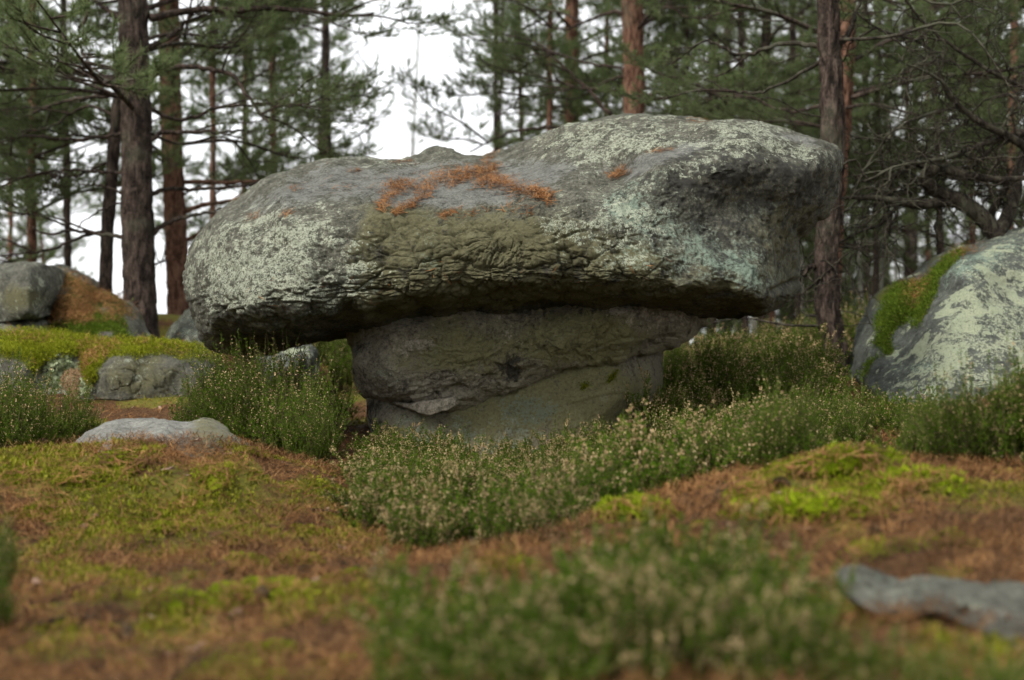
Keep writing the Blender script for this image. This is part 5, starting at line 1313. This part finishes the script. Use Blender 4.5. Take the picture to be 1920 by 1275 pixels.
# ------------------------------------------------------------------ gnarled dead tree behind the big boulder
def gnarled():
    Yd = 10.3
    foot = PX(1890, 470, Yd); base = foot.copy(); base[2] = gz(base[0], base[1])[0] - .1
    t = empty('gnarled_tree', tuple(base)); tag(t, 'gnarled leafless tree with mossy twisted limbs reaching over the big boulder', 'tree')
    def W(pix, y0=Yd, dy=0): return PX([p[0] for p in pix], [p[1] for p in pix], np.linspace(y0, y0 + dy, len(pix)))
    trunk = np.concatenate([[base], W([(1900,500),(1868,440),(1835,402),(1800,378),(1775,370)])])
    curves = []
    def add(name, pts, radii, sides=8, rough=.012):
        c = catmull(pts, 40); c[2:-2] += np.array([fbm(c[2:-2] * 9 + 5 * k, 2, 700 + k) for k in range(3)]).T * rough
        Tubes().add(c - base, [q * 1.3 for q in radii], sides).obj(name, M['twig'], t); curves.append(c); return c
    add('trunk', trunk, [.07, .055, .05, .045], 12)
    add('limb', W([(1800,378),(1770,366),(1745,350),(1733,332),(1742,322),(1775,318),(1820,330),(1880,338),(1960,330)], dy=-.2), [.04, .04, .028, .018, .01])
    add('limb', W([(1790,376),(1740,384),(1690,378),(1640,372),(1600,370),(1572,372)], dy=-.3), [.036, .028, .016, .008])
    add('limb', W([(1655,262),(1652,290),(1660,318),(1673,332),(1690,322),(1706,306),(1745,318),(1790,335)], dy=.1), [.006, .016, .018, .016, .012])
    add('limb', W([(1673,332),(1674,352),(1660,372)], dy=0), [.014, .01])
    add('limb', W([(1870,440),(1900,380),(1915,300),(1960,240)], dy=.3), [.045, .03, .02])
    add('limb', W([(1960,300),(1900,262),(1850,235),(1800,200),(1760,150),(1700,120)], dy=-.4), [.03, .022, .012, .005])
    add('limb', W([(1860,450),(1850,420),(1900,330),(1935,270)], Yd + .3), [.03, .02, .015])
    add('limb', W([(1930,250),(1840,270),(1760,300),(1690,310),(1620,340)], dy=-.4), [.02, .012, .005])
    add('limb', W([(1800,200),(1700,230),(1640,290),(1600,360)], dy=-.3), [.012, .008, .003])
    add('limb', W([(1850,235),(1780,180),(1740,90),(1660,60),(1600,20)], dy=-.3), [.016, .01, .004])
    add('limb', W([(1950,180),(1850,130),(1750,60),(1680,-20)], dy=-.2), [.016, .01, .005])
    add('limb', W([(1780,318),(1840,300),(1900,200),(1930,100)], dy=.1), [.012, .008, .004])
    add('limb', W([(1690,380),(1650,420),(1600,440),(1560,470),(1500,530)], dy=-.2), [.012, .008, .003])
    main = list(curves)
    # crooked twigs
    rr = random.Random(5)
    for i in range(230):
        c = main[rr.randrange(1, len(main))]; p = c[rr.randrange(6, 40)].copy()
        uvp = UV(p)
        d = np.array([rr.gauss(-.3, .8), rr.gauss(-.15, .5), rr.gauss(-.1 if uvp[1] > 340 else .1, .8)]); d = d / np.linalg.norm(d)
        n = rr.randrange(9, 22); step = rr.uniform(.025, .06); pts = [p]
        for k in range(n):
            d = d + np.array([rr.gauss(0, .38), rr.gauss(0, .25), rr.gauss(-.04, .38)]); d = d / np.linalg.norm(d)
            pts.append(pts[-1] + d * step)
        pts = np.array(pts)
        if pts[:, 1].min() < 8.9: continue
        r0 = rr.uniform(.004, .009)
        T = Tubes().add(pts - base, [r0, r0 * .6, r0 * .3], 4)
        for q in range(3):
            g = pts[rr.randrange(3, n)]; e = [g]; d2 = np.array([rr.gauss(0, 1), rr.gauss(0, .6), rr.gauss(0, 1)]); d2 /= np.linalg.norm(d2)
            for k in range(7):
                d2 = d2 + np.array([rr.gauss(0, .4), rr.gauss(0, .3), rr.gauss(0, .4)]); d2 /= np.linalg.norm(d2); e.append(e[-1] + d2 * step * .8)
            T.add(np.array(e) - base, [r0 * .55, r0 * .25], 3)
        T.obj('twig', M['twig'], t)
gnarled()

# ------------------------------------------------------------------ unseen pines added beside and behind the camera, cutting low skylight from the clearing
GA = 'unseen pines added round the clearing for shade'
for i in range(26):
    a = -PI / 2 + (i - 12.5) / 13 * 2.25; d = random.uniform(9.5, 16)
    x = math.cos(a) * d; y = 5.0 + math.sin(a) * d
    if y > 4 and abs(x) < .36 * y + 3.2: continue
    if abs(a + PI / 2) < .75: continue  # opening left behind the camera so skylight reaches the pillar
    base = np.array([x, y, gz(x, y)[0] - .1]); tp = random.uniform(8, 10.5) if abs(math.atan2(SUN_DIR.y, SUN_DIR.x) - a) > .6 else random.uniform(4.5, 6)  # added pines kept shorter toward the sun to let it in
    t = empty('pine_tree', tuple(base)); tag(t, 'unseen pine added on the near side of the clearing for shade', 'tree', GA)
    me, c, Rr = trunk_mesh(np.array([(0, 0, 0), (random.uniform(-.2, .2), random.uniform(-.2, .2), tp * .5), (random.uniform(-.3, .3), random.uniform(-.3, .3), tp)]), [.11, .09, .04], 'bark', .012, 12, 40, seed=i)
    link('trunk', me, t)
    for k in range(26):
        z = random.uniform(1.8, tp); j = int(np.argmin(abs(c[:, 2] - z)))
        b, n = random.choice(BOUGH); o = link('branch', b, t); o.location = c[j]
        sc_ = random.uniform(.8, 1.25); o.scale = (sc_,) * 3; o.rotation_euler = Euler((random.uniform(-.4, .4), -random.uniform(-.1, .4), random.uniform(0, 6.28)), 'XYZ')
        link('foliage', n, o)
